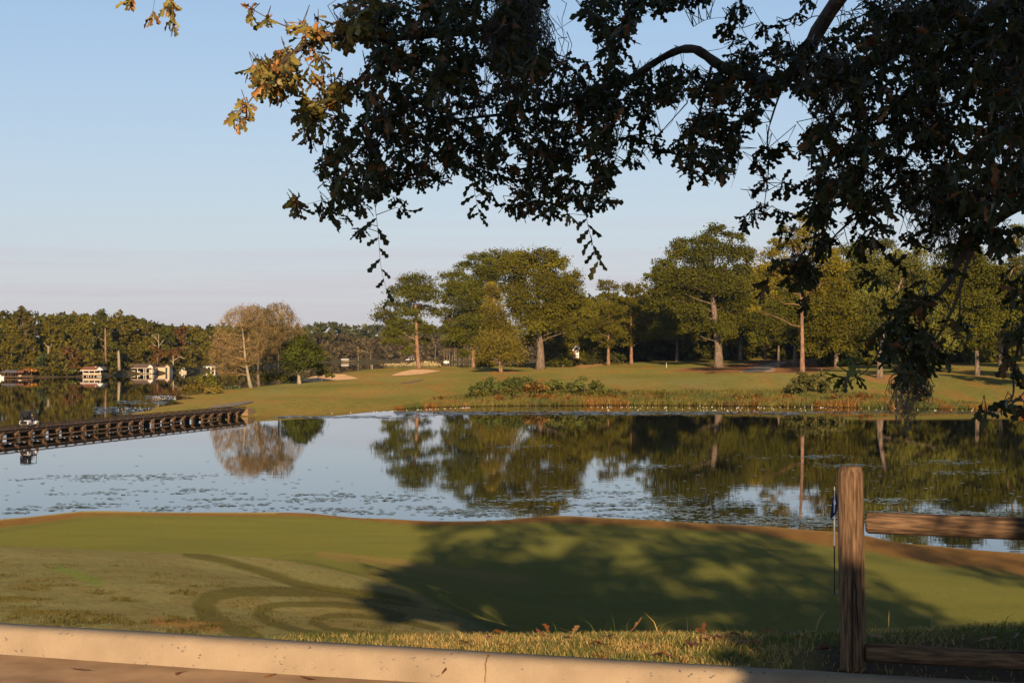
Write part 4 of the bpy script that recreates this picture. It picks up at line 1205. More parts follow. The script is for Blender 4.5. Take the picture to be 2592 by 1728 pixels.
h.gable_wall('gable', M_cream, 418, 430.2, 929, 923.2, -.8); h.gable_front('roof', M_roofbrown, 416.5, 432, 929.5, 922.4, -1.0, 6)
h.gable('roof', M_roofbrown, 390, 417, 929.5, 925.5, -.2, 6)
h.box('door', M_dark, 420, 424.5, 930, 943.5, -.95, -.81); h.box('window', M_dark, 397, 400, 932, 937, -.15, -.02); h.box('deck', M_wood, 388, 431, 944.6, 945.6, -1.4, 5)
h = Far('boathouse', 'white boathouse with three arches and dark flat roof', 'boathouse', 522, 939, 722, BH)
h.gable('roof', M_roofgrey, 499, 548, 927, 923.5, -1.0, 6, 1.5)
h.box('fascia', M_white, 500, 546, 927, 928.6, -.8, 5.5)
h.box('wall', M_white, 502, 513, 928.7, 937.6, -.4, 5)
h.posts('arch_post', M_white, (514.5, 524.5, 534.5, 544), 928.7, 937.6, 2.2, -.4)
for a, b_ in ((515.6, 523.4), (525.6, 533.4), (535.6, 542.9)):
    q = MB()
    n = 8; xm = (a + b_) / 2; rr = (b_ - a) / 2
    outer = [h.l(b_, 928.7, -.55), h.l(a, 928.7, -.55)]
    arc = [h.l(xm - rr * math.cos(math.pi * t / n), 932.6 - rr * .95 * math.sin(math.pi * t / n), -.55) for t in range(n + 1)]
    q.prism(outer + arc, (0, .3, 0)); q.build('arch', M_white, h.root)
h.box('back_wall', M_dark, 514, 545, 929, 937.6, 4, 4.3)  # shade behind the arches put into a near-black wall
h.box('railing', M_darkwood, 515, 544, 934.6, 935.2, -.1, .0)
h.box('dock', M_cream, 494, 548, 937.6, 939, -2, 5); h.posts('piling', M_white, (500, 512, 524, 536, 545, 552), 936 + 3, 942, .9, -1.6)
h = Far('boathouse', 'low brown timber boathouse with long grey roof and dock', 'boathouse', 40, 960, 552, BH)
h.gable('roof', M_roofgrey, 3, 42, 942.5, 937.5, -.8, 6, .5); h.gable('roof', M_roofrust, 38, 60, 942.5, 937.5, -.2, 6, .6)
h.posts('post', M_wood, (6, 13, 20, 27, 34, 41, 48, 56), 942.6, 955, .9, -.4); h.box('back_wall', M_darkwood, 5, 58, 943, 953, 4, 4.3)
h.box('deck', M_wood, 0, 86, 952.5, 954.2, -.8, 5); h.posts('piling', M_darkwood, (34, 45, 52, 60, 68, 76, 84), 954.3, 959.5, 1.1, -.5)
h.posts('rail_post', M_wood, (60, 64, 68, 72, 76, 80, 84), 949.5, 952.4, .5, -.5); h.box('handrail', M_wood, 58, 86, 949.0, 949.6, -.56, -.44)
h.box('bench', M_cream, 46, 54, 949, 952.4, -.2, .8); h.posts('brace', M_wood, (24, 30), 943, 956, .8, -.9)
h = Far('lake_house', 'white porch house at the left edge above the dock', 'house', 5, 932, 590)
h.box('wall', M_white, -25, 21, 912, 924, 2, 8); h.box('window', M_dark, -12, -8, 914, 922, 1.85, 2.0)
h.posts('porch_post', M_white, (-14, -4, 3, 8.5, 13, 20), 911, 924, 1.1, 0); h.box('porch_floor', M_white, -25, 22, 924, 926, -.4, 2.2)
h.gable('roof', M_roofgrey, -28, 14, 911.5, 903, -.6, 8, 2.0); h.box('base', M_roofgrey, -20, 20, 926.2, 934, .6, 6)
h = Far('boathouse', 'tiny white roofed boat shed on the far woods shore', 'boathouse', 875, 916, 1135, BH)
h.box('roof', M_white, 864, 883, 908.2, 910.3, -1, 6); h.posts('post', M_darkwood, (865.5, 874, 882), 910.4, 915.6, .9, 0); h.box('bay_shade', M_dark, 865, 882, 910.5, 913, 4, 4.4); h.box('dock', M_cream, 865, 884, 913.2, 914.6, -1, 5); h.box('dock', M_wood, 884, 899, 912.6, 914.0, 0, 4)  # the dark panel paints the shade inside the shed
h = Far('boathouse', 'tiny blue grey roofed dock left of the lone pine', 'boathouse', 1040, 912, 1148, BH)
h.gable('roof', M_roofgrey, 1033, 1049, 905, 901, -1, 6, .5); h.posts('post', M_white, (1034.5, 1041, 1047.5), 905.2, 911.5, .8, 0); h.box('deck', M_wood, 1027, 1049, 910.6, 911.8, -1, 5); h.box('boat_hull', M_white, 1027, 1037, 908.8, 910.4, -.5, 1.5)

h = Far('stone_stairs', 'cream stone stair wall sloping down to the lake terrace', 'stairs', 295, 945, 634)
for i in range(7):
    h.box('step', M_cream, 282 + i * 3.4, 285.6 + i * 3.4, 932.5 + i * 1.75, 945, -.4, .6 + .02 * i)
h.box('side_wall', M_cream, 305.8, 312.8, 940.5, 945, -.5, -.1)

def boat(label, xp, yb, D, ln, cab=False, m=M_white):
    k = D / F; b0 = P(xp, yb, D); b0[2] = LAKE - .05
    root = empty('motor_boat', b0, label, 'boat', 'boats on the far water')
    L_ = ln * k
    q = MB()
    sec = [(-.5, .75, .0), (-.2, .85, 0), (.2, .8, 0), (.42, .4, .1), (.5, .04, .25)]
    vs = []
    for t, wd, rz in sec:
        W = wd * L_ * .17
        vs += [(t * L_, -W, .75 + rz), (t * L_, -W * .6, 0.0 + rz * .6), (t * L_, W * .6, 0 + rz * .6), (t * L_, W, .75 + rz)]
    fs = [(i * 4 + j, i * 4 + j + 1, i * 4 + 5 + j, i * 4 + 4 + j) for i in range(4) for j in range(3)]
    fs += [(i * 4 + 3, i * 4, i * 4 + 4, i * 4 + 7) for i in range(4)] + [(0, 3, 2, 1), (16, 17, 18, 19)]
    q.add(vs, fs).build('hull', m, root)
    MB().box((-.05 * L_, 0, 1.0), (.22 * L_, .12 * L_, .5)).build('console', M_white, root)
    MB().box((-.5 * L_ - .15, 0, .6), (.3, .35, .9)).build('outboard_motor', M_black, root)
    if cab:
        MB().box((0, 0, 2.1), (.5 * L_, .2 * L_, .1)).build('canopy', M_white, root)
        for a, b_ in ((-1, -1), (1, -1), (1, 1), (-1, 1)):
            MB().bar((a * .22 * L_, b_ * .09 * L_, .75), (a * .22 * L_, b_ * .09 * L_, 2.06), .08).build('canopy_post', M_white, root)
    return root
boat('cream pontoon boat moored right of the cream boathouse', 463, 943, 668, 18, True, M_cream)
boat('white open boat far off before the pale trunks', 1130, 909.5, 1150, 14)
boat('white boat moored at the left dock', 2, 960, 545, 16)

# house glimpsed behind the trees, and the orange shed
h = Far('brick_house', 'narrow brick gable with white trim and arched window among trees', 'house', 1458, 908, 505)
M_brick = noisy('brown brick', (.20, .11, .08), (.30, .18, .13), 4, .9)
h.box('wall', M_brick, 1452, 1466, 885, 908, 0, 6); h.gable_wall('gable', M_brick, 1452, 1466, 885, 875.5, 0)
h.gable_front('roof', M_roofgrey, 1450.5, 1467.5, 886, 874, -.3, 6)
q = MB()
for (a, b_) in (((1449.5, 887), (1459, 874)), ((1459, 874), (1466.5, 882))):
    q.bar(h.l(a[0], a[1], -.4), h.l(b_[0], b_[1], -.4), .25, .42)
q.build('trim', M_white, h.root)
q = MB().prism([h.l(1457, 905, -.12)] + [h.l(1461 - 4 * math.cos(math.pi * t / 8), 890 - 4 * math.sin(math.pi * t / 8), -.12) for t in range(9)] + [h.l(1465, 905, -.12)], (0, .1, 0))
fr_ = q.build('window', M_white, h.root)
o = MB().prism([h.l(1458.5, 892.5, -.2)] + [h.l(1461 - 2.5 * math.cos(math.pi * t / 8), 890 - 2.5 * math.sin(math.pi * t / 8), -.2) for t in range(9)] + [h.l(1463.5, 892.5, -.2)], (0, .06, 0)).build('pane', M_dark, h.root)
o.parent = fr_
h = Far('garden_shed', 'small orange shed half hidden between cedar and great oak', 'shed', 1320, 925, 515)
M_orange = noisy('orange boards', (.50, .19, .06), (.62, .27, .10), 2, .9)
h.box('wall', M_orange, 1310, 1327, 914, 925, 0, 3); h.gable('roof', M_orange, 1309, 1328, 914, 910.5, -.2, 3.2); h.box('window', M_dark, 1316, 1320, 916, 920, -.1, -.02)

# ------------------------------------------------------------------ flagsticks
M_navy = noisy('navy flag cloth', (.008, .014, .075), (.014, .025, .12), 6, .8)
M_lblue = noisy('light blue flag cloth', (.10, .25, .5), (.14, .3, .6), 6, .8)
def flagstick(label, base, hgt, r, two, flag, side, fl, m_flag, emblem=False):
    root = empty('golf_flagstick', base, label, 'flagstick', 'flagsticks')
    cut = hgt * two
    if two: MB().tube([(0, 0, -.1), (0, 0, cut)], r * .85, 10).build('lower_pole', M_black, root)
    MB().tube([(0, 0, cut + (.001 if two else -.1)), (0, 0, hgt)], r, 10).build('upper_pole', M_white, root)
    # cloth hanging folded beside the pole
    n, m_ = 9, 7
    vs = []
    for i in range(n):
        t = i / (n - 1)
        z = hgt - .02 - fl * t
        half = (.012 + .06 * math.sin(math.pi * min(1, t * .62 + .02)) ** .8) * fl / .58 * (1 if t < .85 else 1 - (t - .85) * 4)
        for j in range(m_):
            u = j / (m_ - 1)
            vs.append((side * (-.012 - .055 * t + half * 2 * u) - .06 * fl * t, -.03 * math.sin(u * 9 + t * 2) - .012, z - .03 * math.sin(u * 3.1)))
    fs = [(i * m_ + j, i * m_ + j + 1, (i + 1) * m_ + j + 1, (i + 1) * m_ + j) for i in range(n - 1) for j in range(m_ - 1)]
    f_ = MB().add(vs, fs).build('flag', m_flag, root, smooth=True)
    if emblem:
        ev = [(-.028, -.06, hgt - .26), (-.005, -.064, hgt - .215), (.012, -.066, hgt - .27), (.022, -.062, hgt - .33), (.0, -.062, hgt - .355), (-.03, -.06, hgt - .345)]
        MB().prism(ev, (0, .012, 0)).build('emblem', M_white, f_)
    MB().tube([(0, 0, hgt), (0, 0, hgt + r * 2.2)], r * .7, 8).build('knob', M_white, root)
    return root
b0 = np.array([(2112 - CX) / F * 35, 35, float(HN(np.array([(2112 - CX) / F * 35]), np.array([35.]))[0])])
flagstick('navy flag with white emblem hanging on white and black stick near fence post', b0, 2.30, .017, .46, True, 1, .60, M_navy, True)
q = MB(); q.tube([(0, 0, .006), (0, 0, .012)], .055, 20)
root = empty('golf_cup', b0, 'dark round hole in the green at the navy flag', 'golf hole')
q.build('rim', M_black, root)
for xp, D, hpx, lab, mf in ((942, 493, 11, 'white stick with pale blue flag on the far green', M_lblue), (1687, 450, 16, 'pale stick with small flag on the fairway before the largest oak', M_white), (1622, 560, 13, 'thin distant stick in the shade between the slim pines and oak', M_white)):
    b1 = ppt(xp, D)
    flagstick(lab, b1, hpx * D / F, .06 if D < 500 else .05, .25 if xp == 1687 else 0, True, 1, .5, mf)

# ------------------------------------------------------------------ timber cart bridge
A = np.array([(604 - CX) / F * 246, 246.0, 0]); Bp = np.array([(68 - CX) / F * 188, 188.0, 0])
bd = (Bp - A) / np.linalg.norm(Bp - A)            # from the peninsula back towards the near shore
bn = np.array([bd[1], -bd[0], 0]);                # across
if bn[1] > 0: bn = -bn                            # towards the camera side
ang = math.atan2(bd[1], bd[0])
bridge = empty('timber_bridge', (A[0], A[1], LAKE), 'long dark timber trestle bridge crossing the lake at left', 'bridge')
def bp(s_, w_, z): return tuple(bd * s_ + bn * w_ + np.array([0, 0, z]))
LEN, DK, HWD = 92.0, 1.22, 1.25
def brbox(name, m, s0, s1, w0, w1, z0, z1):
    vs = []
    for z in (z0, z1):
        for a, b_ in ((s0, w0), (s1, w0), (s1, w1), (s0, w1)): vs.append(bp(a, b_, z))
    return MB().hexa(vs).build(name, m, bridge)
for i in range(int(LEN / .31)):
    pass
q = MB()
s_ = 0.0
while s_ < LEN:
    vs = []
    for z in (DK - .08, DK + random.uniform(-.008, .008)):
        for a, b_ in ((s_, -HWD), (s_ + .29, -HWD), (s_ + .29, HWD + random.uniform(-.03, .05)), (s_, HWD)): vs.append(bp(a, b_, z))
    q.hexa(vs); s_ += .305
o = q.build('deck_planks', M_darkwood, bridge); o['kind'] = 'stuff'
for sd in (-1, 1):
    for j in range(16):
        a = j * LEN / 16
        brbox('curb_rail', M_darkwood, a + .02, a + LEN / 16 - .02, sd * (HWD - .16), sd * (HWD - .02), DK + .15, DK + .29)
        brbox('stringer', M_darkwood, a + .02, a + LEN / 16 - .02, sd * (HWD - .35), sd * (HWD - .15), DK - .42, DK - .085)
    for j in range(int(LEN / 2.2)):
        brbox('rail_block', M_wood, j * 2.2, j * 2.2 + .4, sd * (HWD - .17), sd * (HWD - .01), DK + .01, DK + .148)
nb = int(LEN / 3.05)
for i in range(1, nb):
    sc = i * 3.05 + random.uniform(-.1, .1)
    brbox('cap_beam', M_wood, sc - .14, sc + .14, -HWD - .05, HWD + .05, DK - .68, DK - .43)
    for w_ in (-HWD + .25, 0.0, HWD - .2):
        MB().tube([bp(sc, w_, -1.2), bp(sc + random.uniform(-.05, .05), w_, DK - .69)], [.15, .13], 8).build('pile', M_darkwood, bridge, smooth=True)
    # sunlit triangular corbel on the near side
    d0 = HWD + .06
    q = MB().prism([bp(sc - .1, d0, DK - .2), bp(sc + .62, d0, DK - .68), bp(sc - .1, d0, DK - .68)], tuple(bn * .12))
    q.build('corbel', M_wood, bridge)
    q = MB().prism([bp(sc - .14, d0 - .3, DK - .70), bp(sc + .16, d0 - .3, DK - .70), bp(sc + .14, d0 - .3, -.5), bp(sc - .12, d0 - .3, -.5)], tuple(bn * .24))
    q.build('face_board', M_wood if i % 3 else M_darkwood, bridge)
    q = MB().prism([bp(sc - .2, -HWD + .2, DK - .70), bp(sc + 1.5, -HWD + .2, DK - .70), bp(sc + 1.5, -HWD + .2, -.5), bp(sc - .2, -HWD + .2, -.5)], tuple(bn * .12))
    q.build('gap_board', M_darkwood, bridge)  # boards added to darken the bright gaps beneath the deck
    if i % 3 == 1:
        MB().bar(bp(sc, -HWD + .2, .0), bp(sc, HWD - .2, DK - .7), .1, .2).build('cross_brace', M_darkwood, bridge)
for j in range(3, 27):
    if j in (5, 6, 10): continue
    a = j * 3.05
    for z in (DK - .98,):
        brbox('side_board', M_wood, a + .03, a + 3.02, HWD + .02, HWD + .06, z - .09, z + .08)
q = MB().prism([bp(-2.2, -1.6, -.6), bp(.1, -1.6, -.6), bp(.1, 1.6, -.6), bp(-2.2, 1.6, -.6)], (0, 0, DK + .52))
q.build('abutment', noisy('bank footing', (.20, .13, .07), (.30, .2, .11), 2, .95), bridge)

# golf cart and driver
cs0 = 57.8
cp = A + bd * (np.linalg.norm(Bp - A) - .5); cp = np.array([cp[0], cp[1], LAKE + DK + .012])
head = math.atan2(-bd[1], -bd[0])
cart = empty('golf_cart', cp, 'pale golf cart with black roof driving along the bridge', 'golf cart', rz=head)
# x forward, y to the left of the cart
def cb(name, m, c, d, bev=.03, par=None): return MB().box(c, d).build(name, m, par or cart, bevel=bev)
q = MB()
prof_ = [(-1.18, .30), (-1.2, .62), (-1.0, .78), (-.45, .80), (-.38, .42), (.55, .34), (.62, .62), (.9, .74), (1.15, .58), (1.18, .32)]
n = len(prof_)
vs = [(x, y, z) for y in (-.58, .58) for x, z in prof_]
fs = [tuple(range(n)), tuple(range(2 * n - 1, n - 1, -1))] + [(i, n + i, n + (i + 1) % n, (i + 1) % n) for i in range(n)]
body = q.add(vs, fs).build('body', M_cartwhite, cart, bevel=.03)
MB().box((-1.2, 0, .52), (.06, .9, .36)).build('bag_well', M_black, cart)
cb('seat', M_black, (-.25, 0, .86), (.52, 1.1, .16)); cb('backrest', M_black, (-.52, 0, 1.14), (.12, 1.1, .42)); cb('dashboard', M_black, (.62, 0, .86), (.2, 1.1, .22))
cb('roof', M_black, (-.1, 0, 1.86), (1.85, 1.2, .07)); 
for x, y in ((.62, .54), (.62, -.54), (-1.0, .54), (-1.0, -.54)):
    MB().bar((x + (.12 if x > 0 else -.05), y, .72), (x, y, 1.83), .045).build('roof_post', M_black, cart)
cb('rain_curtain', M_black, (-1.0, .1, 1.42), (.03, .85, .70), 0); cb('rain_curtain', M_black, (-.72, -.5, 1.25), (.5, .03, .9), 0)
for x in (-.82, .82):
    for y in (-.55, .55):
        wh = MB().tube([(x, y - .1, .23), (x, y + .1, .23)], .23, 16).build('wheel', M_black, cart, smooth=False)
        MB().tube([(x, y - .105, .23), (x, y + .105, .23)], .12, 12).build('rim', M_cartwhite, wh)
for y in (-.47, .47):
    MB().tube([(-1.12, y, .40), (-1.02, y, .66), (-.82, y, .74), (-.62, y, .66), (-.52, y, .42)], .15, 8).build('fender', M_cartwhite, cart, smooth=True)
MB().tube([(.42 + .14 * math.cos(t) * .5, -.28 + .17 * math.sin(t), 1.1 + .14 * math.cos(t)) for t in np.linspace(0, 2 * math.pi, 14)], .018, 6, False).build('steering_wheel', M_black, cart)
bag = empty('golf_bag', cp + np.array([0, 0, 0]), 'black golf bag with clubs strapped in the rear of the cart', 'golf bag', rz=head)
MB().tube([(-1.12, .2, .45), (-1.16, .2, 1.0), (-1.2, .2, 1.28)], [.13, .15, .14], 10).build('bag', M_black, bag)
q = MB()
for t in range(6): q.bar((-1.2 + .05 * math.cos(t), .2 + .06 * math.sin(t), 1.2), (-1.22 + .1 * math.cos(t), .2 + .1 * math.sin(t), 1.5), .02)
q.build('clubs', M_black, bag)

def skin(name, pts, edges, rad, m, parent, sub=1, rootv=0):
    me = bpy.data.meshes.new(name)
    me.from_pydata(pts, edges, [])
    o = link(name, me, parent)
    me.materials.append(m)
    o.modifiers.new('skin', 'SKIN').use_smooth_shade = True
    sv = me.skin_vertices[0].data if me.skin_vertices else None
    for i, r_ in enumerate(rad):
        rr = r_ if isinstance(r_, tuple) else (r_, r_)
        me.skin_vertices[0].data[i].radius = rr
        me.skin_vertices[0].data[i].use_root = (i == rootv)
    sb = o.modifiers.new('smooth', 'SUBSURF'); sb.levels = sub; sb.render_levels = sub
    return o
M_skin = noisy('skin', (.42, .24, .17), (.48, .29, .21), 5, .6)
M_shirt = noisy('pale shirt', (.52, .53, .60), (.60, .61, .68), 5, .9)
M_shorts = noisy('khaki shorts', (.30, .24, .17), (.36, .29, .21), 5, .9)
M_hair = noisy('dark hair', (.015, .01, .008), (.03, .02, .015), 20, .7)
man = empty('person', cp, 'person in pale shirt and shorts sitting at the cart wheel', 'person', rz=head)
yb_ = -.28
pts = [(-.22, yb_, .98), (-.24, yb_, 1.15), (-.20, yb_, 1.38), (-.17, yb_, 1.50), (-.14, yb_, 1.57), (-.12, yb_, 1.68), (-.11, yb_, 1.76),
       (-.20, yb_ + .17, 1.42), (.02, yb_ + .20, 1.22), (.30, yb_ + .12, 1.16), (.38, yb_ + .10, 1.16),
       (-.20, yb_ - .17, 1.42), (.02, yb_ - .20, 1.22), (.30, yb_ - .12, 1.16), (.38, yb_ - .10, 1.16),
       (-.15, yb_ + .1, .98), (.24, yb_ + .12, 1.0), (.32, yb_ + .12, .55), (.44, yb_ + .12, .48),
       (-.15, yb_ - .1, .98), (.24, yb_ - .12, 1.0), (.32, yb_ - .12, .55), (.44, yb_ - .12, .48)]
ed = [(0, 1), (1, 2), (2, 3), (3, 4), (4, 5), (5, 6), (2, 7), (7, 8), (8, 9), (9, 10), (2, 11), (11, 12), (12, 13), (13, 14), (0, 15), (15, 16), (16, 17), (17, 18), (0, 19), (19, 20), (20, 21), (21, 22)]
rad = [.13, .125, .14, .07, .055, .085, .075, .06, .042, .032, .035, .06, .042, .032, .035, .085, .068, .045, .04, .085, .068, .045, .04]
skin('body', pts, ed, rad, M_skin, man)
skin('shirt', [(-.23, yb_, 1.0), (-.24, yb_, 1.15), (-.20, yb_, 1.38), (-.175, yb_, 1.47), (-.20, yb_ + .17, 1.42), (-.05, yb_ + .19, 1.29), (-.20, yb_ - .17, 1.42), (-.05, yb_ - .19, 1.29)],
     [(0, 1), (1, 2), (2, 3), (2, 4), (4, 5), (2, 6), (6, 7)], [.155, .15, .165, .09, .08, .07, .08, .07], M_shirt, man)
skin('shorts', [(-.22, yb_, .97), (-.14, yb_ + .1, .985), (.16, yb_ + .12, 1.0), (-.14, yb_ - .1, .985), (.16, yb_ - .12, 1.0)], [(0, 1), (1, 2), (0, 3), (3, 4)], [.15, .105, .092, .105, .092], M_shorts, man)
skin('hair', [(-.155, yb_, 1.72), (-.13, yb_, 1.80)], [(0, 1)], [.085, .08], M_hair, man)

# ------------------------------------------------------------------ fence at right
M_fence = noisy('weathered fence timber', (.060, .038, .024), (.225, .140, .080), 85, .9, 1.0, 120, detail=9, stretch=(1, 1, .10), dist=.006)
nn = M_fence.node_tree; b = nn.nodes['Principled BSDF']
tcx = nn.nodes.new('ShaderNodeTexCoord'); mpx = nn.nodes.new('ShaderNodeMapping'); mpx.inputs['Scale'].default_value = (1, 1, .035)
nn.links.new(tcx.outputs['Object'], mpx.inputs[0])
vx = nn.nodes.new('ShaderNodeTexNoise'); vx.inputs['Scale'].default_value = 34; vx.inputs['Detail'].default_value = 2
nn.links.new(mpx.outputs[0], vx.inputs['Vector'])
rp = nn.nodes.new('ShaderNodeValToRGB'); rp.color_ramp.elements[0].position = .33; rp.color_ramp.elements[1].position = .40
nn.links.new(vx.outputs['Fac'], rp.inputs[0])
old = b.inputs['Base Color'].links[0].from_socket
ml = nn.nodes.new('ShaderNodeMixRGB'); ml.inputs[1].default_value = (.03, .02, .015, 1)
nn.links.new(rp.outputs[0], ml.inputs[0]); nn.links.new(old, ml.inputs[2]); nn.links.new(ml.outputs[0], b.inputs['Base Color'])
fx, fy = (2161 - CX) / F * 7.12, 7.12
fence = empty('rail_fence', (fx, fy, 0), 'weathered round rail timber fence behind the kerb at right', 'fence')
def post(x0, y0, tilt):
    q = MB(); vs = []
    hs = [-.3, .0, .3, .6, .88, .975, 1.0, 1.006]
    n = 20
    for z in hs:
        for k_ in range(n):
            t = 2 * math.pi * k_ / n
            rr = .055 * (1.0 + .10 * (abs(math.cos(2 * t)) ** 2) - .05) + .0012 * math.sin(t * 5 + z * 9)
            if z > .99: rr *= .86 if z < 1.003 else .55
            vs.append((x0 + rr * math.cos(t + .78 + .785) - tilt * z, y0 + rr * math.sin(t + .78 + .785), z))
    fs = [(i * n + k_, i * n + (k_ + 1) % n, (i + 1) * n + (k_ + 1) % n, (i + 1) * n + k_) for i in range(len(hs) - 1) for k_ in range(n)]
    fs.append(tuple(range((len(hs) - 1) * n, len(hs) * n)))
    o = q.add(vs, fs).build('post', M_fence, fence, smooth=True)
    return o
p1 = post(0, 0, .016)
sl_ = 2.5
p2 = post(ud[0] * sl_, ud[1] * sl_, 0)
# open crack in the near face of the post
q = MB()
cr_ = [(.004, .55), (.0, .50), (.006, .46), (.004, .40), (.010, .36), (.012, .30), (.010, .24)]
vs = []
for i, (x, z) in enumerate(cr_):
    wd = .0035 * math.sin(math.pi * (i + .3) / (len(cr_) - .4)) + .0006
    for sgn in (-1, 1): vs.append((x + sgn * wd - .016 * z, -.0590, z))
q.add(vs, [(i * 2, i * 2 + 1, i * 2 + 3, i * 2 + 2) for i in range(len(cr_) - 1)]).build('crack', M_dark, p1)
def rail(z, r, droop, name='rail'):
    # built along its own z axis so that the grain runs with the log
    q = MB(); vs = []
    n = 18; m_ = 34
    ln = sl_ - .11
    for i in range(m_):
        t = i / (m_ - 1)
        rr = r * (1 + .04 * math.sin(t * 7) + .02 * math.sin(t * 31))
        if i == 0: rr *= .80
        if i == m_ - 1: rr *= .8
        for k_ in range(n):
            a = 2 * math.pi * k_ / n
            r2 = rr * (1 + .035 * math.sin(a * 3 + t * 4) + .015 * math.sin(a * 7 + t * 11))
            vs.append((r2 * math.cos(a), r2 * math.sin(a), ln * t if i not in (1,) else .012))
    fs = [(i * n + k_, i * n + (k_ + 1) % n, (i + 1) * n + (k_ + 1) % n, (i + 1) * n + k_) for i in range(m_ - 1) for k_ in range(n)]
    fs += [tuple(range(n)), tuple(range((m_ - 1) * n, m_ * n))]
    o = q.add(vs, fs).build(name, M_fence, fence, smooth=True)
    o.rotation_mode = 'QUATERNION'
    d = Vector((ud[0], ud[1], droop)).normalized()
    o.rotation_quaternion = d.to_track_quat('Z', 'X')
    o.location = (ud[0] * .053, ud[1] * .053, z)
    return o
rail(.757, .046, -.012); rail(.185, .040, -.002)

# ------------------------------------------------------------------ grass blades and fallen leaves by the kerb
def blades(name, n, fn, hgt, wd, cfn):
    x, y = fn(n)
    n = len(x)
    z = ground_near(x, y)
    lean = R.normal(0, .55, (n, 2))
    h_ = hgt * (.5 + R.random(n))
    p0 = np.stack([x, y, z - .005], 1)
    p1 = p0 + np.stack([lean[:, 0] * h_ * .35, lean[:, 1] * h_ * .35, h_ * .6], 1)
    p2 = p0 + np.stack([lean[:, 0] * h_, lean[:, 1] * h_, h_ * .95], 1)
    a = R.uniform(0, math.pi, n); sx = np.stack([np.cos(a), np.sin(a), 0 * a], 1) * (wd * (.6 + .8 * R.random(n)))[:, None]
    v = np.stack([p0 - sx, p0 + sx, p1 + sx * .8, p1 - sx * .8, p2], 1).reshape(-1, 3)
    i = np.arange(n)[:, None] * 5
    c = cfn(x, y)
    return tag(npmesh(name, v, [i + np.array([[0, 1, 2, 3]]), i + np.array([[3, 2, 4]])], M_blade, None, np.repeat(c, 5, 0)), kind='stuff')
def strip(n):
    u = R.uniform(-1.25, 4.0, n); v = R.random(n) ** 1.2 * 2.1 + .01
    keep = (v < np.interp(u, [-1.25, -.6, .3, 1.2, 4], [.3, .8, 1.8, 2.1, 2.1])) & ~((u > 1.25) & (v < .8 * R.random(n) + .55) & (R.random(n) < .9))
    u, v = u[keep], v[keep]
    return u * ud[0] - v * vd[0], 7.4 + u * ud[1] - v * vd[1]
def stripc(x, y):
    n = len(x)
    nn_ = fbm(x * 3, y * 3)
    g_ = np.array([.11, .15, .03]); s_ = np.array([.50, .36, .13])
    k_ = np.clip(smooth01(.38, .6, nn_ + (R.random(n) - .5) * .55), 0, 1)[:, None]
    return (g_ * (1 - k_) + s_ * k_) * (.7 + .6 * R.random((n, 1)))
blades('kerb_grass', 36000, strip, .030, .0019, stripc)
def stripl(n):
    u = R.uniform(-5, -.7, n); v = R.random(n) ** 2 * .5 + .005
    return u * ud[0] - v * vd[0], 7.4 + u * ud[1] - v * vd[1]
blades('kerb_grass', 2500, stripl, .015, .0018, lambda x, y: (np.array([.15, .16, .06]) * (.6 + .8 * R.random((len(x), 1)))))
def mound(n):
    a = R.uniform(-.325, -.02, n); d = 7.6 + R.random(n) ** 1.5 * 9
    x = a * d
    zz = ground_near(x, d); xq_ = CX + F * x / d; yq_ = HY + F * (EYE - zz) / d
    reg_ = np.exp(-(((xq_ - 260) / 260) ** 2 + ((yq_ - 1535) / 50) ** 2)) + np.exp(-(((xq_ - 60) / 130) ** 2 + ((yq_ - 1565) / 40) ** 2))
    k_ = (d > yc(x) + .05) & (fbm(x * 4.3, d * 2.1) + .2 * (R.random(n) - .5) + .14 * reg_ > .68)
    return x[k_], d[k_]
blades('tuft_grass', 36000, mound, .020, .0022, lambda x, y: (np.array([[.075, .08, .018]]) * (.6 + .8 * R.random((len(x), 1))) + np.array([[.05, .015, 0]]) * R.random((len(x), 1))))
def tall(n):
    u = R.uniform(-.2, 3.2, n); v = R.uniform(1.0, 1.9, n)
    return u * ud[0] - v * vd[0], 7.4 + u * ud[1] - v * vd[1]
blades('tall_grass', 45, tall, .11, .0018, stripc)

# oak leaf template
LT = np.array([0, .20, .34, .50, .66, .82, 1.0])
LW = np.array([.03, .20, .10, .35, .15, .31, .03])
NL = len(LT)
def leaf_template(fold=.35, droop=.25, bend=0.0):
    t = LT
    mid = np.stack([t, np.zeros(NL), -droop * t ** 2], 1)
    l_ = np.stack([t + .05 * (LW > .18), LW, -droop * t ** 2 - fold * LW * .6 + bend * np.sin(t * 9) * .1], 1)
    r_ = l_ * [1, -1, 1]
    v = np.concatenate([mid, l_, r_]) * [1, .62, 1]
    i = np.arange(NL - 1)
    f = np.concatenate([np.stack([i, i + 1, i + NL + 1, i + NL], 1), np.stack([i + 1, i, i + 2 * NL, i + 2 * NL + 1], 1)])
    return v, f
TPL = [leaf_template(.25, .15), leaf_template(.6, .35, .3), leaf_template(-.2, .5, -.4), leaf_template(.9, .1, .5)]
def leaf_mesh(base, ax, nrm, ln, tpl):
    v, f = tpl
    n = len(base)
    ax = ax / np.linalg.norm(ax, axis=1, keepdims=True)
    sd = np.cross(nrm, ax); sd /= np.maximum(np.linalg.norm(sd, axis=1, keepdims=True), 1e-6)
    up = np.cross(ax, sd)
    ln = np.broadcast_to(ln, n)
    vv = base[:, None] + ln[:, None, None] * (v[None, :, 0:1] * ax[:, None] + v[None, :, 1:2] * sd[:, None] + v[None, :, 2:3] * up[:, None])
    ff = (np.arange(n) * len(v))[:, None, None] + f[None]
    return vv.reshape(-1, 3), ff.reshape(-1, 4)
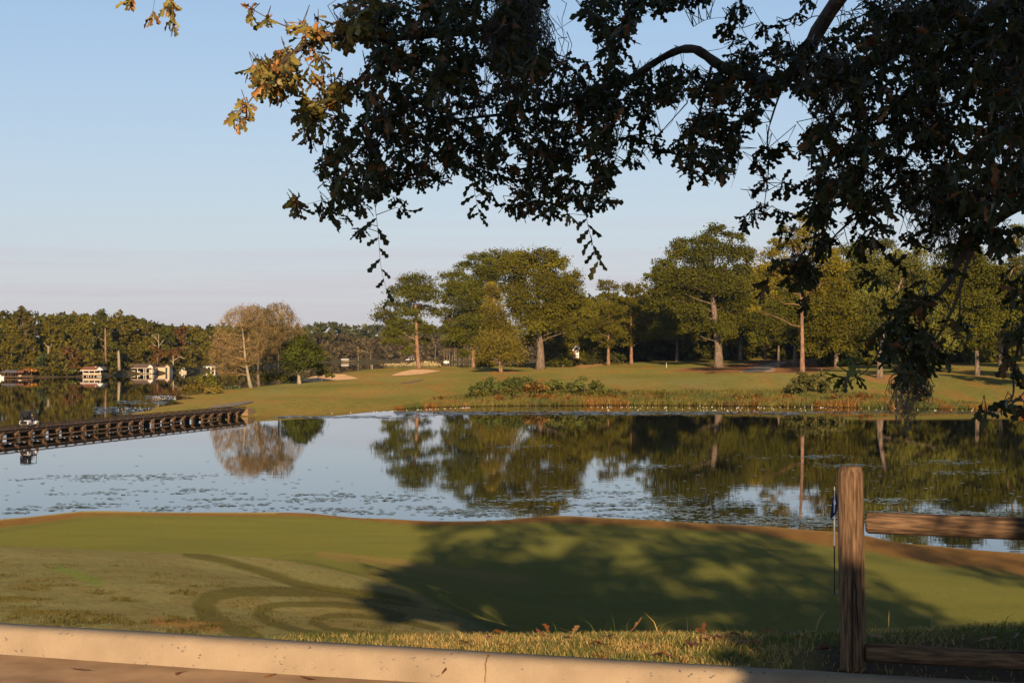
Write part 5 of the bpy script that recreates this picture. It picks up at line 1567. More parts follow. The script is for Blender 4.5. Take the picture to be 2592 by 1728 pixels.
def plain_leaves(name, base, ax, nrm, ln, cols, parent, off):
    v, f = cards(base + ax / np.linalg.norm(ax, axis=1, keepdims=True) * ln[:, None] * .5, nrm, ax, ln, ln * .75)
    return npmesh(name, v, f, M_oakleaf, parent, np.repeat(cols, 4, 0), off=off)
def many_leaves(name, base, ax, nrm, ln, cols, parent, off):
    V, Fq, C_ = [], [], []
    o = 0
    pick = R.integers(0, len(TPL), len(base))
    for k_ in range(len(TPL)):
        m_ = pick == k_
        if not m_.any(): continue
        v, f = leaf_mesh(base[m_], ax[m_], nrm[m_], ln[m_], TPL[k_])
        V.append(v); Fq.append(f + o); C_.append(np.repeat(cols[m_], 3 * NL, 0)); o += len(v)
    return npmesh(name, np.concatenate(V), np.concatenate(Fq), M_oakleaf, parent, np.concatenate(C_), smooth=True, off=off)
leaf_me = {}
def leaf_variant(k_, col, key):
    kk = (k_, key)
    if kk not in leaf_me:
        v, f = TPL[k_]
        o = npmesh('leaf', v, f, M_oakleaf, None, np.tile(col, (3 * NL, 1)), smooth=True)
        leaf_me[kk] = o.data
        bpy.data.objects.remove(o)
    return leaf_me[kk]
BR = [(.30, .13, .045), (.24, .085, .03), (.36, .20, .08), (.16, .06, .03)]
def fallen(x, y, z, i, lab, grp):
    o = link('fallen_leaf', leaf_variant(i % 4, BR[(i // 2) % 4], ('f', (i // 2) % 4)))
    o.location = (x, y, z)
    fl_ = .3 if 'road' in grp else .55
    o.rotation_euler = (R.normal(0, .45 * fl_) + math.pi * (i % 3 == 0), R.normal(-.2 * fl_, .4 * fl_), R.uniform(0, 6.28))
    s_ = R.uniform(.065, .11); o.scale = (s_, s_, s_)
    return tag(o, lab, 'leaf', grp)
for i in range(74):
    u = R.uniform(-.3, 1.25) if i < 48 else R.uniform(1.2, 3.0); v = R.uniform(.08, 1.7)
    x, y = u * ud[0] - v * vd[0], 7.4 + u * ud[1] - v * vd[1]
    fallen(x, y, float(ground_near(x, y)) + .022, i, 'dry brown oak leaf fallen in the grass strip behind the kerb', 'fallen leaves in the kerb grass')
for i, (xp, y_) in enumerate(((230, 1700), (700, 1709), (470, 1702), (945, 1712), (935, 1708), (1000, 1716), (1100, 1724), (760, 1716), (1060, 1722))):
    D = EYE * F / (y_ - HY)
    fallen((xp - CX) / F * D, D, .012, i, 'dry tan oak leaf fallen on the asphalt by the kerb', 'fallen leaves on the road')

# ------------------------------------------------------------------ lily pads
def pads(n, fn):
    x, y = fn(n)
    D = H * F / (y - HY)
    return (x - CX) / F * D, D
pad_fields = [(110, 1212, 130, 7), (250, 1205, 60, 6), (380, 1205, 60, 5), (190, 1282, 90, 10), (250, 1250, 70, 10), (520, 1240, 50, 10), (400, 1288, 60, 5), (60, 1290, 70, 10), (460, 1205, 80, 8), (580, 1270, 60, 16),
              (760, 1262, 60, 10), (700, 1283, 60, 8), (900, 1258, 60, 10), (980, 1262, 70, 12), (880, 1292, 60, 6), (1080, 1290, 90, 10), (1230, 1290, 100, 12), (1200, 1300, 60, 6), (1340, 1265, 60, 8), (1480, 1250, 80, 12), (1560, 1290, 110, 14), (1700, 1305, 110, 12), (1850, 1318, 110, 10), (1780, 1290, 90, 10), (1620, 1265, 70, 10), (1950, 1320, 80, 12), (2080, 1320, 90, 14), (2060, 1156, 80, 6), (2120, 1178, 70, 6), (2400, 1170, 60, 6), (2450, 1195, 60, 5), (2350, 1300, 90, 8), (2500, 1300, 90, 8), (2250, 1265, 70, 8), (1330, 1130, 50, 5), (1650, 1180, 40, 4), (1870, 1275, 60, 10)]
X_, D_ = [], []
for x, y, sx, sy in pad_fields:
    m_ = int(72 * (1.0 if x < 1100 else 1.7) * (sx * sy / 700) ** .5)
    cxs = R.normal(x, sx * .7, max(5, m_ // 9)); cys = R.normal(y, sy * .55, len(cxs))
    w_ = R.integers(0, len(cxs), m_)
    px__ = R.normal(cxs[w_], 22); py__ = np.clip(R.normal(cys[w_], 1.4), 1125, 1345)
    D = H * F / (py__ - HY)
    X_.append((px__ - CX) / F * D); D_.append(D)
n_s = 500
xs_ = R.uniform(-60, 2700, n_s); ys_ = 1130 + 205 * R.random(n_s) ** .6
dn = H * F / (ys_ - HY); X_.append((xs_ - CX) / F * dn); D_.append(dn)
X_ = np.concatenate(X_); D_ = np.concatenate(D_)
rr_ = R.uniform(.09, .21, len(X_))
okay = (D_ > 72)
X_, D_, rr_ = X_[okay], D_[okay], rr_[okay]
vis = rr_ / D_
order = np.argsort(-vis)
first = order[:290]; rest = order[290:]
PADC = [(.19, .24, .14), (.22, .26, .15), (.25, .24, .12), (.17, .23, .17)]
M_pad = leafmat('lily pad', .05, .28, .55)
def pad_t():
    a = np.linspace(.22, 2 * math.pi - .22, 13)
    v = np.concatenate([[[0, 0, 0]], np.stack([np.cos(a), np.sin(a) * .95, .03 + .05 * (np.cos(a * 3) > .6)], 1)])
    f = np.array([[0, i, i + 1] for i in range(1, 13)])
    return v, f
pv, pf = pad_t()
pm = []
for k_, c_ in enumerate(PADC):
    o = npmesh('lily_pad', pv, pf, M_pad, None, np.tile(c_, (14, 1)))
    pm.append(o.data); bpy.data.objects.remove(o)
for i in first:
    o = link('lily_pad', pm[int(R.integers(0, 4))])
    o.location = (X_[i], D_[i], LAKE + .012 + .01 * R.random())
    o.rotation_euler = (R.normal(0, .03), R.normal(0, .03), R.uniform(0, 6.28)); s_ = rr_[i]; o.scale = (s_, s_, s_)
    tag(o, 'small flat lily pad floating on the near half of the lake', 'lily pad', 'lily pads on the lake')
n = len(rest); a = R.uniform(0, 6.28, n)
ca, sa = np.cos(a)[:, None], np.sin(a)[:, None]
vx = X_[rest][:, None] + rr_[rest][:, None] * (pv[None, :, 0] * ca - pv[None, :, 1] * sa)
vy = D_[rest][:, None] + rr_[rest][:, None] * (pv[None, :, 0] * sa + pv[None, :, 1] * ca)
vz = np.broadcast_to(LAKE + .012 + pv[None, :, 2] * .3, vx.shape) + .01 * R.random((n, 1))
cc = np.array(PADC)[R.integers(0, 4, n)]
tag(npmesh('lily_pads', np.stack([vx, vy, vz], -1).reshape(-1, 3), ((np.arange(n) * 14)[:, None, None] + pf[None]).reshape(-1, 3), M_pad, None, np.repeat(cc, 14, 0)), kind='stuff')
# floating weed along the far bank and beside the point
def mats(name, items, n, col):
    X, Y = [], []
    for x0, x1, y0, y1, q in items:
        m_ = int(n * q); xx = R.uniform(x0, x1, m_); yy = R.uniform(y0, y1, m_)
        k_ = fbm(xx * .012, yy * .35) > .42
        xx, yy = xx[k_], yy[k_]; D = H * F / (yy - HY); X.append((xx - CX) / F * D); Y.append(D)
    X = np.concatenate(X); Y = np.concatenate(Y); n = len(X)
    v, f = cards(np.stack([X, Y, np.full(n, LAKE + .02)], 1) + np.stack([0 * X, 0 * X, .02 * R.random(n)], 1), np.tile([0, 0, 1.], (n, 1)) + R.normal(0, .05, (n, 3)), np.tile([1., 0, 0], (n, 1)) + R.normal(0, .4, (n, 3)) * [1, 1, 0], R.uniform(.5, 1.4, n), R.uniform(.4, .9, n))
    c = np.array(col)[None] * (.7 + .6 * R.random((n, 1)))
    return tag(npmesh(name, v, f, M_pad, None, np.repeat(c, 4, 0)), kind='stuff')
mats('floating_weed', [(1000, 2100, 1041, 1050, .35), (2100, 2592, 1040, 1046, .06), (700, 1100, 1052, 1058, .07), (370, 440, 1002, 1011, .10), (240, 400, 1030, 1048, .05), (300, 420, 1014, 1022, .03)], 7000, (.15, .155, .11))
# white specks standing in for sun glints on the water along the bank
bx = np.concatenate([R.uniform(1480, 2592, 150), R.uniform(650, 1200, 40), R.uniform(385, 445, 50), R.uniform(300, 380, 16)])
byy = np.concatenate([1031 + R.normal(0, 1.6, 150) + np.where(R.random(150) < .3, 7, 0), np.interp(R.uniform(0, 1, 40), [0, 1], [1053, 1034]), R.uniform(1001, 1012, 50), R.uniform(1030, 1042, 16)])
byy[150:190] = np.interp(bx[150:190], [650, 900, 1200], [1051, 1044, 1031])
D = H * F / (byy - HY)
c_ = np.stack([(bx - CX) / F * D, D, np.full(len(D), LAKE + .06)], 1)
V, Fq = [], []
for k_ in range(3):
    a = k_ * 1.05
    v, f = cards(c_, np.tile([math.cos(a), -math.sin(a) - .4, .35], (len(c_), 1)), np.tile([0, 0.02, 1.], (len(c_), 1)), .12, .12)
    Fq.append(f + len(V) * 4 * len(c_)); V.append(v)
tag(npmesh('white_glints', np.concatenate(V), np.concatenate(Fq), M_white), kind='stuff')

# ------------------------------------------------------------------ the near oak that overhangs the view
OK_B = np.array([2.97, -.8, 0.0])
oak = empty('oak_tree', OK_B, 'dark near oak whose leafy boughs hang down across the top right', 'tree')
ob = MB()
trunk_pts = [OK_B + [0, 0, -.2], OK_B + [0, 0, .4], OK_B + [.05, .1, 2.0], OK_B + [.1, .4, 3.4], OK_B + [.2, .9, 5.0], OK_B + [.2, 1.2, 7.0]]
ob.tube(trunk_pts, [.85, .62, .55, .5, .42, .25], 16)
def wl(pts): return [np.asarray(p, float) if len(p) == 3 and abs(p[1]) < 7.9 and abs(p[0]) < 50 else P(*p) for p in pts]
sk = []                                        # skeleton points with radius
def bough(pts, r0, r1, n=7):
    pts = [np.asarray(p, float) for p in pts]
    fine = []
    for i in range(len(pts) - 1):
        p0_ = pts[max(i - 1, 0)]; p1_, p2_ = pts[i], pts[i + 1]; p3_ = pts[min(i + 2, len(pts) - 1)]
        for t in np.linspace(0, 1, 7)[:-1]:
            fine.append(.5 * (2 * p1_ + (p2_ - p0_) * t + (2 * p0_ - 5 * p1_ + 4 * p2_ - p3_) * t * t + (3 * p1_ - p0_ - 3 * p2_ + p3_) * t ** 3))
    fine.append(pts[-1])
    rs = np.linspace(r0, r1, len(fine)) * np.interp(np.array([q[1] for q in fine]), [0, 6, 8.5], [1, .8, .55]) * (1 + .08 * np.sin(np.arange(len(fine)) * 1.9))
    ob.tube(fine, list(rs), n)
    for p in fine: sk.append(p)
T1 = OK_B + np.array([.1, .4, 3.4]); T2 = OK_B + np.array([.2, .9, 5.0])
bough([T1, (3.9, 3, 4.6), (3.6, 6.5, 4.5), P(2480, -60, 9.0), P(2339, 82, 9.2), P(2200, 168, 9.4), P(2154, 229, 9.5), P(2107, 290, 9.6)], .15, .012)
bough([T2, (3.0, 3, 5.6), (2.9, 7, 5.0), P(2150, -40, 10.2), P(2000, 190, 10.4), P(1880, 190, 10.5), P(1821, 165, 10.6), P(1757, 125, 10.6), P(1690, 140, 10.7), P(1560, 215, 10.8), P(1400, 270, 11), P(1180, 300, 11), P(950, 320, 11)], .125, .006)
bough([T2, (2.2, 3, 5.9), (1.2, 7.5, 5.0), P(1420, -60, 10.2), P(1250, 60, 10.2), P(1080, 90, 10.1), P(930, 100, 10.0), P(800, 105, 9.9), P(700, 170, 9.8), P(655, 225, 9.7), P(600, 300, 9.7)], .085, .003)
bough([P(930, 100, 10.0), P(805, 80, 9.9), P(720, 65, 9.9), P(640, 25, 9.9)], .02, .004, 5)
bough([P(1000, 96, 10.0), P(880, 230, 10.0), P(790, 300, 10.0)], .02, .005, 5)
bough([T1, (3.6, 3.5, 4.1), P(2760, 20, 8.0), P(2536, 14, 8.5), P(2420, 120, 8.8), P(2321, 214, 9), P(2304, 271, 9)], .13, .02)
bough([T1, (4.0, 3.5, 3.6), P(2900, 250, 7.6), P(2640, 480, 8.0), P(2591, 512, 8.2), P(2466, 600, 8.5), P(2386, 735, 8.6), P(2296, 790, 8.6)], .11, .012)
bough([P(2591, 300, 8.3), P(2530, 450, 8.4), P(2502, 534, 8.5), P(2450, 660, 8.5), P(2420, 760, 8.5), P(2377, 846, 8.5), P(2320, 920, 8.5)], .035, .008)
bough([P(2640, 100, 8.4), P(2620, 200, 8.3), P(2591, 300, 8.3)], .06, .035)
bough([P(2320, 360, 9.4), P(2220, 500, 9.4), P(2120, 590, 9.4), P(2030, 690, 9.3)], .02, .006, 5)
bough([P(2304, 271, 9), P(2320, 360, 9.4)], .02, .02, 5)
bough([P(2200, 168, 9.4), P(2160, 330, 9.5), P(2120, 480, 9.4), P(2085, 600, 9.4)], .015, .005, 5)
bough([P(1990, 195, 10.4), P(1945, 330, 10.2), P(1946, 420, 10.2), P(1932, 540, 10.2)], .014, .004, 5)
bough([P(1800, 170, 10.5), P(1760, 330, 10.4), P(1740, 420, 10.4)], .02, .005, 5)
bough([P(1740, 260, 10.5), P(1660, 350, 10.5), P(1600, 420, 10.5)], .008, .003, 4)
bough([P(1400, 270, 11), P(1380, 400, 10.8), P(1330, 500, 10.8)], .02, .004, 5)
bough([P(1180, 300, 11), P(1150, 400, 10.8), P(1100, 460, 10.8)], .02, .004, 5)
bough([P(980, 318, 11), P(930, 420, 10.6), P(900, 520, 10.6)], .016, .004, 5)
bough([P(2720, 600, 8.2), P(2640, 700, 8.3), P(2595, 800, 8.4), P(2582, 860, 8.4), P(2566, 936, 8.4), P(2560, 1010, 8.4), P(2497, 1045, 8.4)], .03, .004, 5)
bough([P(2680, 560, 8.2), P(2630, 660, 8.3), P(2564, 712, 8.3)], .02, .004, 5)
bough([P(2595, 980, 8.4), P(2590, 1043, 8.4)], .006, .003, 4)
bough([P(2296, 790, 8.6), P(2240, 860, 8.6), P(2200, 930, 8.6), P(2140, 972, 8.6)], .012, .003, 5)
bough([P(2430, 720, 8.5), P(2424, 840, 8.5), P(2370, 920, 8.5)], .010, .003, 5)
# bare hanging twigs
for pts in (((950, 525), (958, 600), (965, 680), (985, 755)), ((1192, 430), (1204, 500), (1215, 550)), ((1482, 540), (1495, 600), (1514, 662)), ((880, 485), (840, 500), (770, 520), (748, 540))):
    bough([P(x, y, 10.4) for x, y in pts], .0035, .0015, 4)
for pts, r_ in ((((1600, -10), (1590, 60), (1555, 110), (1530, 140)), .012), (((1125, -5), (1145, 40), (1140, 120), (1120, 215)), .007), (((1290, 0), (1275, 30)), .010), (((1755, 68), (1790, 50), (1840, 47), (1878, 72)), .004), (((2024, 66), (2060, 42), (2110, 44), (2160, 25)), .008), (((1790, 130), (1830, 122), (1870, 100)), .004), (((1875, 360), (1868, 420), (1850, 476)), .003), (((1720, 260), (1700, 310), (1680, 330)), .003), (((1560, 370), (1590, 385), (1590, 390)), .003), (((1480, 30), (1420, 70), (1360, 100)), .004), (((1410, 40), (1435, 96)), .003)):
    bough([P(x, y, 9.6) for x, y in pts], r_, r_ * .4, 5)
ob.build('trunk', M_oakbark, oak, OK_B, smooth=True)
sk = np.array(sk)

# where its leaf sprays hang: photograph outline of the crown, each spray given its own distance
dense = [[(880, -40), (885, 45), (935, 85), (950, 150), (890, 220), (855, 290), (865, 340), (835, 385), (812, 425), (838, 447), (836, 490), (856, 520), (896, 535), (933, 520), (960, 492), (994, 468), (1037, 470), (1105, 474), (1118, 452), (1161, 425), (1205, 440), (1240, 492), (1268, 520), (1314, 532), (1379, 545), (1475, 540), (1548, 512), (1566, 450), (1529, 357), (1571, 304), (1657, 262), (1715, 229), (1700, 150), (1620, 170), (1530, 150), (1480, 160), (1440, 150), (1390, 120), (1350, 60), (1380, -40)],
         [(1721, 229), (1790, 250), (1796, 271), (1716, 321), (1711, 400), (1745, 440), (1811, 445), (1850, 425), (1875, 357), (1918, 286), (1939, 246), (1985, 230), (2010, 190), (2000, 110), (1930, 120), (1850, 140), (1790, 180), (1730, 150)],
         [(1985, 230), (2010, 90), (2100, 90), (2200, 30), (2260, -40), (2640, -40), (2640, 520), (2560, 540), (2500, 520), (2440, 540), (2360, 500), (2260, 540), (2190, 520), (2120, 540), (2060, 520), (2036, 400), (2040, 330), (2080, 290), (2050, 240)],
         [(1530, 150), (1500, 60), (1480, 20), (1540, -40), (1720, -40), (1690, 30), (1600, 60), (1560, 140)]]
sky_holes = [(2080, 200, 16, 14), (2230, 330, 18, 22), (2290, 420, 26, 16), (2480, 250, 20, 16), (2540, 430, 22, 16), (2420, 300, 16, 20), (2130, 120, 16, 12), (2220, 460, 24, 14), (2570, 180, 14, 18), (2350, 460, 18, 14), (1650, 110, 14, 14), (1120, 330, 12, 8), (1290, 400, 12, 10), (1050, 300, 9, 10), (1400, 330, 14, 10), (1480, 420, 14, 12), (1900, 250, 12, 14), (1230, 180, 28, 26), (1430, 95, 70, 58), (2112, 265, 30, 30), (2340, 290, 24, 30), (2170, 400, 26, 18), (2400, 110, 22, 20), (1985, 40, 70, 40), (2500, 350, 22, 14), (2450, 30, 30, 16), (2345, 110, 14, 22), (1025, 205, 18, 14)]
ell = [(639, 28, 14, 10, .6), (677, 50, 14, 9, .5), (749, 69, 22, 14, .9), (785, 94, 30, 18, 1), (805, 69, 22, 16, 1), (869, 84, 36, 30, 1.1), (940, 62, 40, 40, 1.1), (708, 153, 42, 28, 1.1), (690, 191, 46, 38, 1.1), (700, 230, 32, 24, 1), (745, 204, 18, 22, .9), (815, 158, 16, 22, .8), (805, 191, 16, 24, .8), (634, 176, 16, 9, .7), (626, 270, 12, 8, .6), (592, 300, 24, 30, .55), (856, 217, 28, 26, 1.1), (840, 245, 32, 26, 1.1), (774, 293, 32, 38, 1.2), (787, 325, 22, 20, 1), (782, 350, 12, 10, .7), (815, 400, 20, 20, 1),
       (770, 505, 22, 16, .6), (752, 528, 10, 14, .5), (830, 545, 28, 16, .9), (865, 560, 24, 14, .8), (1025, 520, 14, 22, .8), (905, 590, 10, 8, .4), (410, 45, 42, 22, .45), (345, 5, 40, 9, .6), (440, 20, 8, 24, .4),
       (1750, -10, 50, 30, 1), (1870, 20, 26, 30, .8), (1850, 80, 26, 24, .8), (1960, 80, 26, 26, .8), (1900, 130, 40, 24, 1), (2030, 20, 40, 14, .6), (1640, 300, 34, 20, .7), (1690, 260, 24, 20, .7), (1625, 350, 30, 26, .8), (1650, 340, 26, 18, .6), (1600, 400, 30, 20, .8), (1660, 370, 24, 14, .5),
       (1950, 410, 16, 22, .7), (1912, 420, 14, 20, .7), (1955, 470, 16, 30, .7), (1915, 480, 16, 16, .7), (1905, 540, 24, 22, .8), (1890, 560, 12, 10, .6), (1945, 390, 24, 20, .9), (1990, 390, 22, 24, .7),
       (2064, 534, 38, 50, 1), (2082, 610, 36, 32, .9), (2029, 668, 42, 32, .9), (1975, 677, 26, 22, .8), (2020, 712, 46, 26, .9), (2037, 784, 14, 24, .8), (1935, 742, 18, 22, .7), (2200, 579, 46, 32, .8), (2180, 640, 22, 18, .7), (2252, 664, 24, 18, .8), (2296, 610, 28, 24, .7), (2453, 534, 66, 44, 1), (2497, 610, 56, 36, .8), (2430, 620, 38, 26, .8), (2000, 540, 20, 30, .6), (1990, 600, 18, 14, .5), (2020, 470, 30, 26, .7),
       (2319, 757, 42, 36, 0.60), (2296, 802, 56, 36, 0.66), (2274, 846, 70, 36, 0.66), (2319, 869, 70, 40, 0.66), (2363, 913, 46, 28, 0.54), (2305, 936, 56, 32, 0.54), (2310, 980, 34, 26, .7), (2162, 960, 26, 12, .6), (2240, 900, 30, 22, .9), (2564, 712, 28, 14, .7), (2578, 748, 24, 36, .8), (2582, 846, 18, 36, .7), (2564, 936, 28, 28, .7), (2564, 1012, 28, 22, .7), (2497, 1043, 28, 13, .6), (2582, 1043, 14, 18, .7), (2420, 830, 26, 26, .7), (2200, 700, 14, 14, .4), (2160, 560, 30, 20, .6), (2350, 560, 40, 24, .7), (2545, 580, 30, 24, .7), (2390, 690, 24, 18, .5),
       (2150, 905, 18, 16, .5)]
cl = []
for poly in dense:
    xs = [p[0] for p in poly]; ys = [p[1] for p in poly]
    area = abs(sum(poly[i][0] * poly[(i + 1) % len(poly)][1] - poly[(i + 1) % len(poly)][0] * poly[i][1] for i in range(len(poly)))) / 2
    n = int(area / (330 if poly[0][0] != 1985 else 400))
    x = R.uniform(min(xs), max(xs), n * 6); y = R.uniform(min(ys), max(ys), n * 6)
    k_ = inpoly(poly, x, y)
    for hx, hy, hrx, hry in sky_holes: k_ &= ((x - hx) / hrx) ** 2 + ((y - hy) / hry) ** 2 > 1
    x, y = x[k_][:n], y[k_][:n]
    cl.append(np.stack([x, y], 1))
nd = sum(len(c_) for c_ in cl)
for x, y, rx, ry, d in ell:
    n = max(2, int(d * math.pi * rx * ry / (260 if x < 960 and y < 340 and x > 520 else 400)))
    a = R.uniform(0, 6.28, n); q = np.sqrt(R.random(n))
    cl.append(np.stack([x + rx * q * np.cos(a), y + ry * q * np.sin(a)], 1))
cl = np.concatenate(cl)
nC = len(cl)
skpx = np.stack([CX + F * sk[:, 0] / np.maximum(sk[:, 1], .5), HY - F * (sk[:, 2] - EYE) / np.maximum(sk[:, 1], .5)], 1)
ahead = sk[:, 1] > 7
j = np.array([np.argmin(np.where(ahead, (skpx[:, 0] - x) ** 2 + (skpx[:, 1] - y) ** 2, 1e12)) for x, y in cl])
isd = np.arange(nC) < nd
Dcl = sk[j, 1] + R.normal(0, 1, nC) * np.where(isd, .75, .22)
ctr = np.stack([(cl[:, 0] - CX) / F * Dcl, Dcl, EYE - (cl[:, 1] - HY) / F * Dcl], 1)
# twigs
a0 = np.where((cl[:, 0] < 520)[:, None], ctr + np.array([.15, .1, .6]), sk[j]); dv = ctr - a0
dn_ = np.linalg.norm(dv, axis=1, keepdims=True)
lim = np.where(isd, .9, .4)[:, None]
a0 = np.where(dn_ > lim, ctr - dv / dn_ * lim + [0, 0, .06], a0)
mid = (a0 + ctr) / 2 + R.normal(0, .05, (nC, 3)) + [0, 0, .05]
v1, f1 = segs(a0, mid, .0032, .0024); v2, f2 = segs(mid, ctr, .0024, .0012)
o = npmesh('twigs', np.concatenate([v1, v2]), np.concatenate([f1, f2 + len(v1)]), M_oakbark, oak, off=OK_B)
# leaves round the end of every twig
per = 7
tw_d = ctr - mid; tw_d /= np.linalg.norm(tw_d, axis=1, keepdims=True)
idx = np.repeat(np.arange(nC), per)
n = len(idx)
base = ctr[idx] - tw_d[idx] * (R.random((n, 1)) * .07)
ax = rand_dirs(n) + tw_d[idx] * .6 + [0, 0, -.45]
nr = rand_dirs(n) + [0, -.25, .6]
ln = R.uniform(.05, .105, n)
xq = cl[idx, 0]; yq = cl[idx, 1]
r_ = R.random(n)
green = np.array([.040, .050, .015]); olive = np.array([.075, .07, .022]); brn = np.array([.20, .09, .03]); oran = np.array([.40, .20, .055]); yl = np.array([.25, .21, .05])
cols = np.where(r_[:, None] < .72, green, np.where(r_[:, None] < .9, olive, brn)) * (.7 + .6 * R.random((n, 1)))
aut = (xq < 1000) & (yq < 340) & (xq < 960 - yq * .3)
r2 = R.random(n)
ac = np.where(r2[:, None] < .50, yl, np.where(r2[:, None] < .68, oran, np.where(r2[:, None] < .75, brn * 1.4, olive * 1.3))) * (.8 + .4 * R.random((n, 1)))
cols = np.where(aut[:, None], ac, cols)
# leaves that stand clear of the crown are single parts
clear = ((xq < 760) | ((yq > 560) & (xq < 1960)) | ((xq > 2100) & (xq < 2200) & (yq > 880)) | ((xq > 2480) & (yq > 700)) | ((xq < 800) & (yq > 480)))
cidx = np.nonzero(clear)[0]
cidx = cidx[R.permutation(len(cidx))][:300]
# leaf pairs on the hanging twigs
hang = []
for pts in (((950, 525), (958, 600), (965, 680), (985, 755)), ((1192, 430), (1204, 500), (1215, 550)), ((1482, 540), (1495, 600), (1514, 662)), ((880, 485), (840, 500), (770, 520), (748, 540))):
    L_ = np.array(pts, float)
    for t in np.linspace(.12, 1, 9):
        q = t * (len(L_) - 1); i0 = min(int(q), len(L_) - 2); p = L_[i0] + (L_[i0 + 1] - L_[i0]) * (q - i0)
        hang.append(P(p[0], p[1], 10.4))
hang = np.array(hang)
nh = len(hang)
leaf_cols = {'g': (.055, .068, .022), 'o': (.10, .095, .03), 'b': (.20, .09, .03), 'r': (.40, .20, .055), 'y': (.25, .21, .05), 'l': (.17, .21, .045)}
def single(p, axd, nrm, s_, key, tp):
    o = link('leaf', leaf_variant(tp, leaf_cols[key], key), oak)
    a_ = Vector(axd).normalized(); sd = Vector(nrm).cross(a_).normalized(); up = a_.cross(sd)
    Mx = Matrix((a_, sd, up)).transposed().to_4x4()
    o.matrix_local = Matrix.Translation(Vector(tuple(p - OK_B))) @ Mx @ Matrix.Scale(s_, 4)
    return o
cidx = cidx[:300 - nh]
for i in cidx:
    if aut[i]: key = ('y', 'r', 'y', 'o', 'y', 'b')[int(R.integers(0, 6))]
    elif 2090 < xq[i] < 2210 and yq[i] > 880: key = 'l'  # brighter green paints sunlight onto these leaves
    else: key = ('g', 'g', 'g', 'o', 'b')[int(R.integers(0, 5))]
    single(base[i], ax[i], nr[i], ln[i], key, int(R.integers(0, 4)))
for i, p in enumerate(hang):
    sg = 1 if i % 2 else -1
    single(p, (sg * R.uniform(.4, 1), R.normal(0, .3), -R.uniform(.3, 1)), (R.normal(0, .5), -.8, R.uniform(.1, .6)), R.uniform(.08, .125), ('g', 'g', 'o')[i % 3], i % 4)
keep = np.ones(n, bool); keep[cidx] = False
o = many_leaves('foliage', base[keep], ax[keep], nr[keep], ln[keep], cols[keep], oak, OK_B)
o['kind'] = 'stuff'

# the rest of the crown overhead and behind the camera: it is what shades the green
shade = [(1062, 1322), (1290, 1312), (1400, 1307), (1640, 1320), (1900, 1333), (1985, 1356), (2060, 1400), (2120, 1450), (2190, 1500), (2290, 1560), (2400, 1605), (2300, 1612), (1260, 1612), (1180, 1572), (1000, 1545), (945, 1510), (1000, 1465), (1040, 1430), (1065, 1380)]
streak = [[(2180, 1362), (2260, 1368), (2592, 1445), (2592, 1490), (2400, 1440)], [(2110, 1400), (2200, 1450), (2592, 1660), (2480, 1640), (2300, 1570)], [(2300, 1375), (2592, 1420), (2592, 1432)]]
spots = [(1375, 1398, 46, 16), (1425, 1372, 40, 14), (1592, 1408, 26, 26), (1620, 1432, 26, 14), (1785, 1442, 32, 18), (1860, 1450, 30, 16), (1706, 1490, 24, 12), (1250, 1545, 24, 12), (1388, 1536, 30, 14), (1660, 1575, 40, 14), (1790, 1570, 50, 16), (1480, 1590, 30, 10), (1660, 1330, 30, 8), (1200, 1350, 30, 7), (1300, 1415, 24, 8)]
pts = []
for poly, d in [(shade, 1.0)] + [(q, .8) for q in streak]:
    xs = [p[0] for p in poly]; ys = [p[1] for p in poly]
    area = abs(sum(poly[i][0] * poly[(i + 1) % len(poly)][1] - poly[(i + 1) % len(poly)][0] * poly[i][1] for i in range(len(poly)))) / 2
    n = int(d * area / 75)
    x = R.uniform(min(xs), max(xs), n * 5); y = R.uniform(min(ys), max(ys), n * 5)
    k_ = inpoly(poly, x, y)
    for hx, hy, hrx, hry in spots: k_ &= ((x - hx) / hrx) ** 2 + ((y - hy) / hry) ** 2 > 2.1
    pts.append(np.stack([x[k_][:n], y[k_][:n]], 1))
pts = np.concatenate(pts)
G, okh = hit_near(pts[:, 0], pts[:, 1])
okh &= G[:, 1] > 13
G = G[okh]
Cn = []
for g_ in G:
    for _ in range(14):
        yd = R.uniform(-7, 9.5)
        t = (yd - g_[1]) / SUND[1]
        p = g_ + SUND * t
        if p[2] < 2.6 or p[2] > 11: continue
        if p[1] > .5 and abs(p[0] / p[1]) < .40 and (p[2] - EYE) / p[1] < .225 + .35 / p[1]: continue
        if p[1] <= .5 and p[2] < 3.4: continue
        Cn.append(p); break
vis_sh = ctr[(~((cl[:, 0] < 1010) & (cl[:, 1] < 350) & (cl[:, 0] < 990 - cl[:, 1] * .25))) & (R.random(len(ctr)) < .88)]
vis_sh = np.repeat(vis_sh, 2, 0) + R.normal(0, .12, (len(vis_sh) * 2, 3))
for g_ in vis_sh:
    for _ in range(14):
        yd = R.uniform(-7, 7.5)
        t = (yd - g_[1]) / SUND[1]
        p = g_ + SUND * t
        if yd > 0 and abs(p[0] / p[1]) < .40 and -.26 < (p[2] - EYE) / p[1] < .225 + .35 / p[1]: continue
        if p[2] < 2.4 + .35 * R.random() or (p[1] <= .5 and p[2] < 3.2): continue
        Cn.append(p); break
Cn = np.array(Cn)
hitp = Cn - SUND * ((9.9 - Cn[:, 1:2]) / -SUND[1])        # leave the left end of the crown in the sun
hx_, hy_ = CX + F * hitp[:, 0] / 9.9, HY - F * (hitp[:, 2] - EYE) / 9.9
Cn = Cn[~((hx_ > 480) & (hx_ < 930 - hy_ * .15) & (hy_ < 360) & (hy_ > -60) & (Cn[:, 1] < 9.4))]
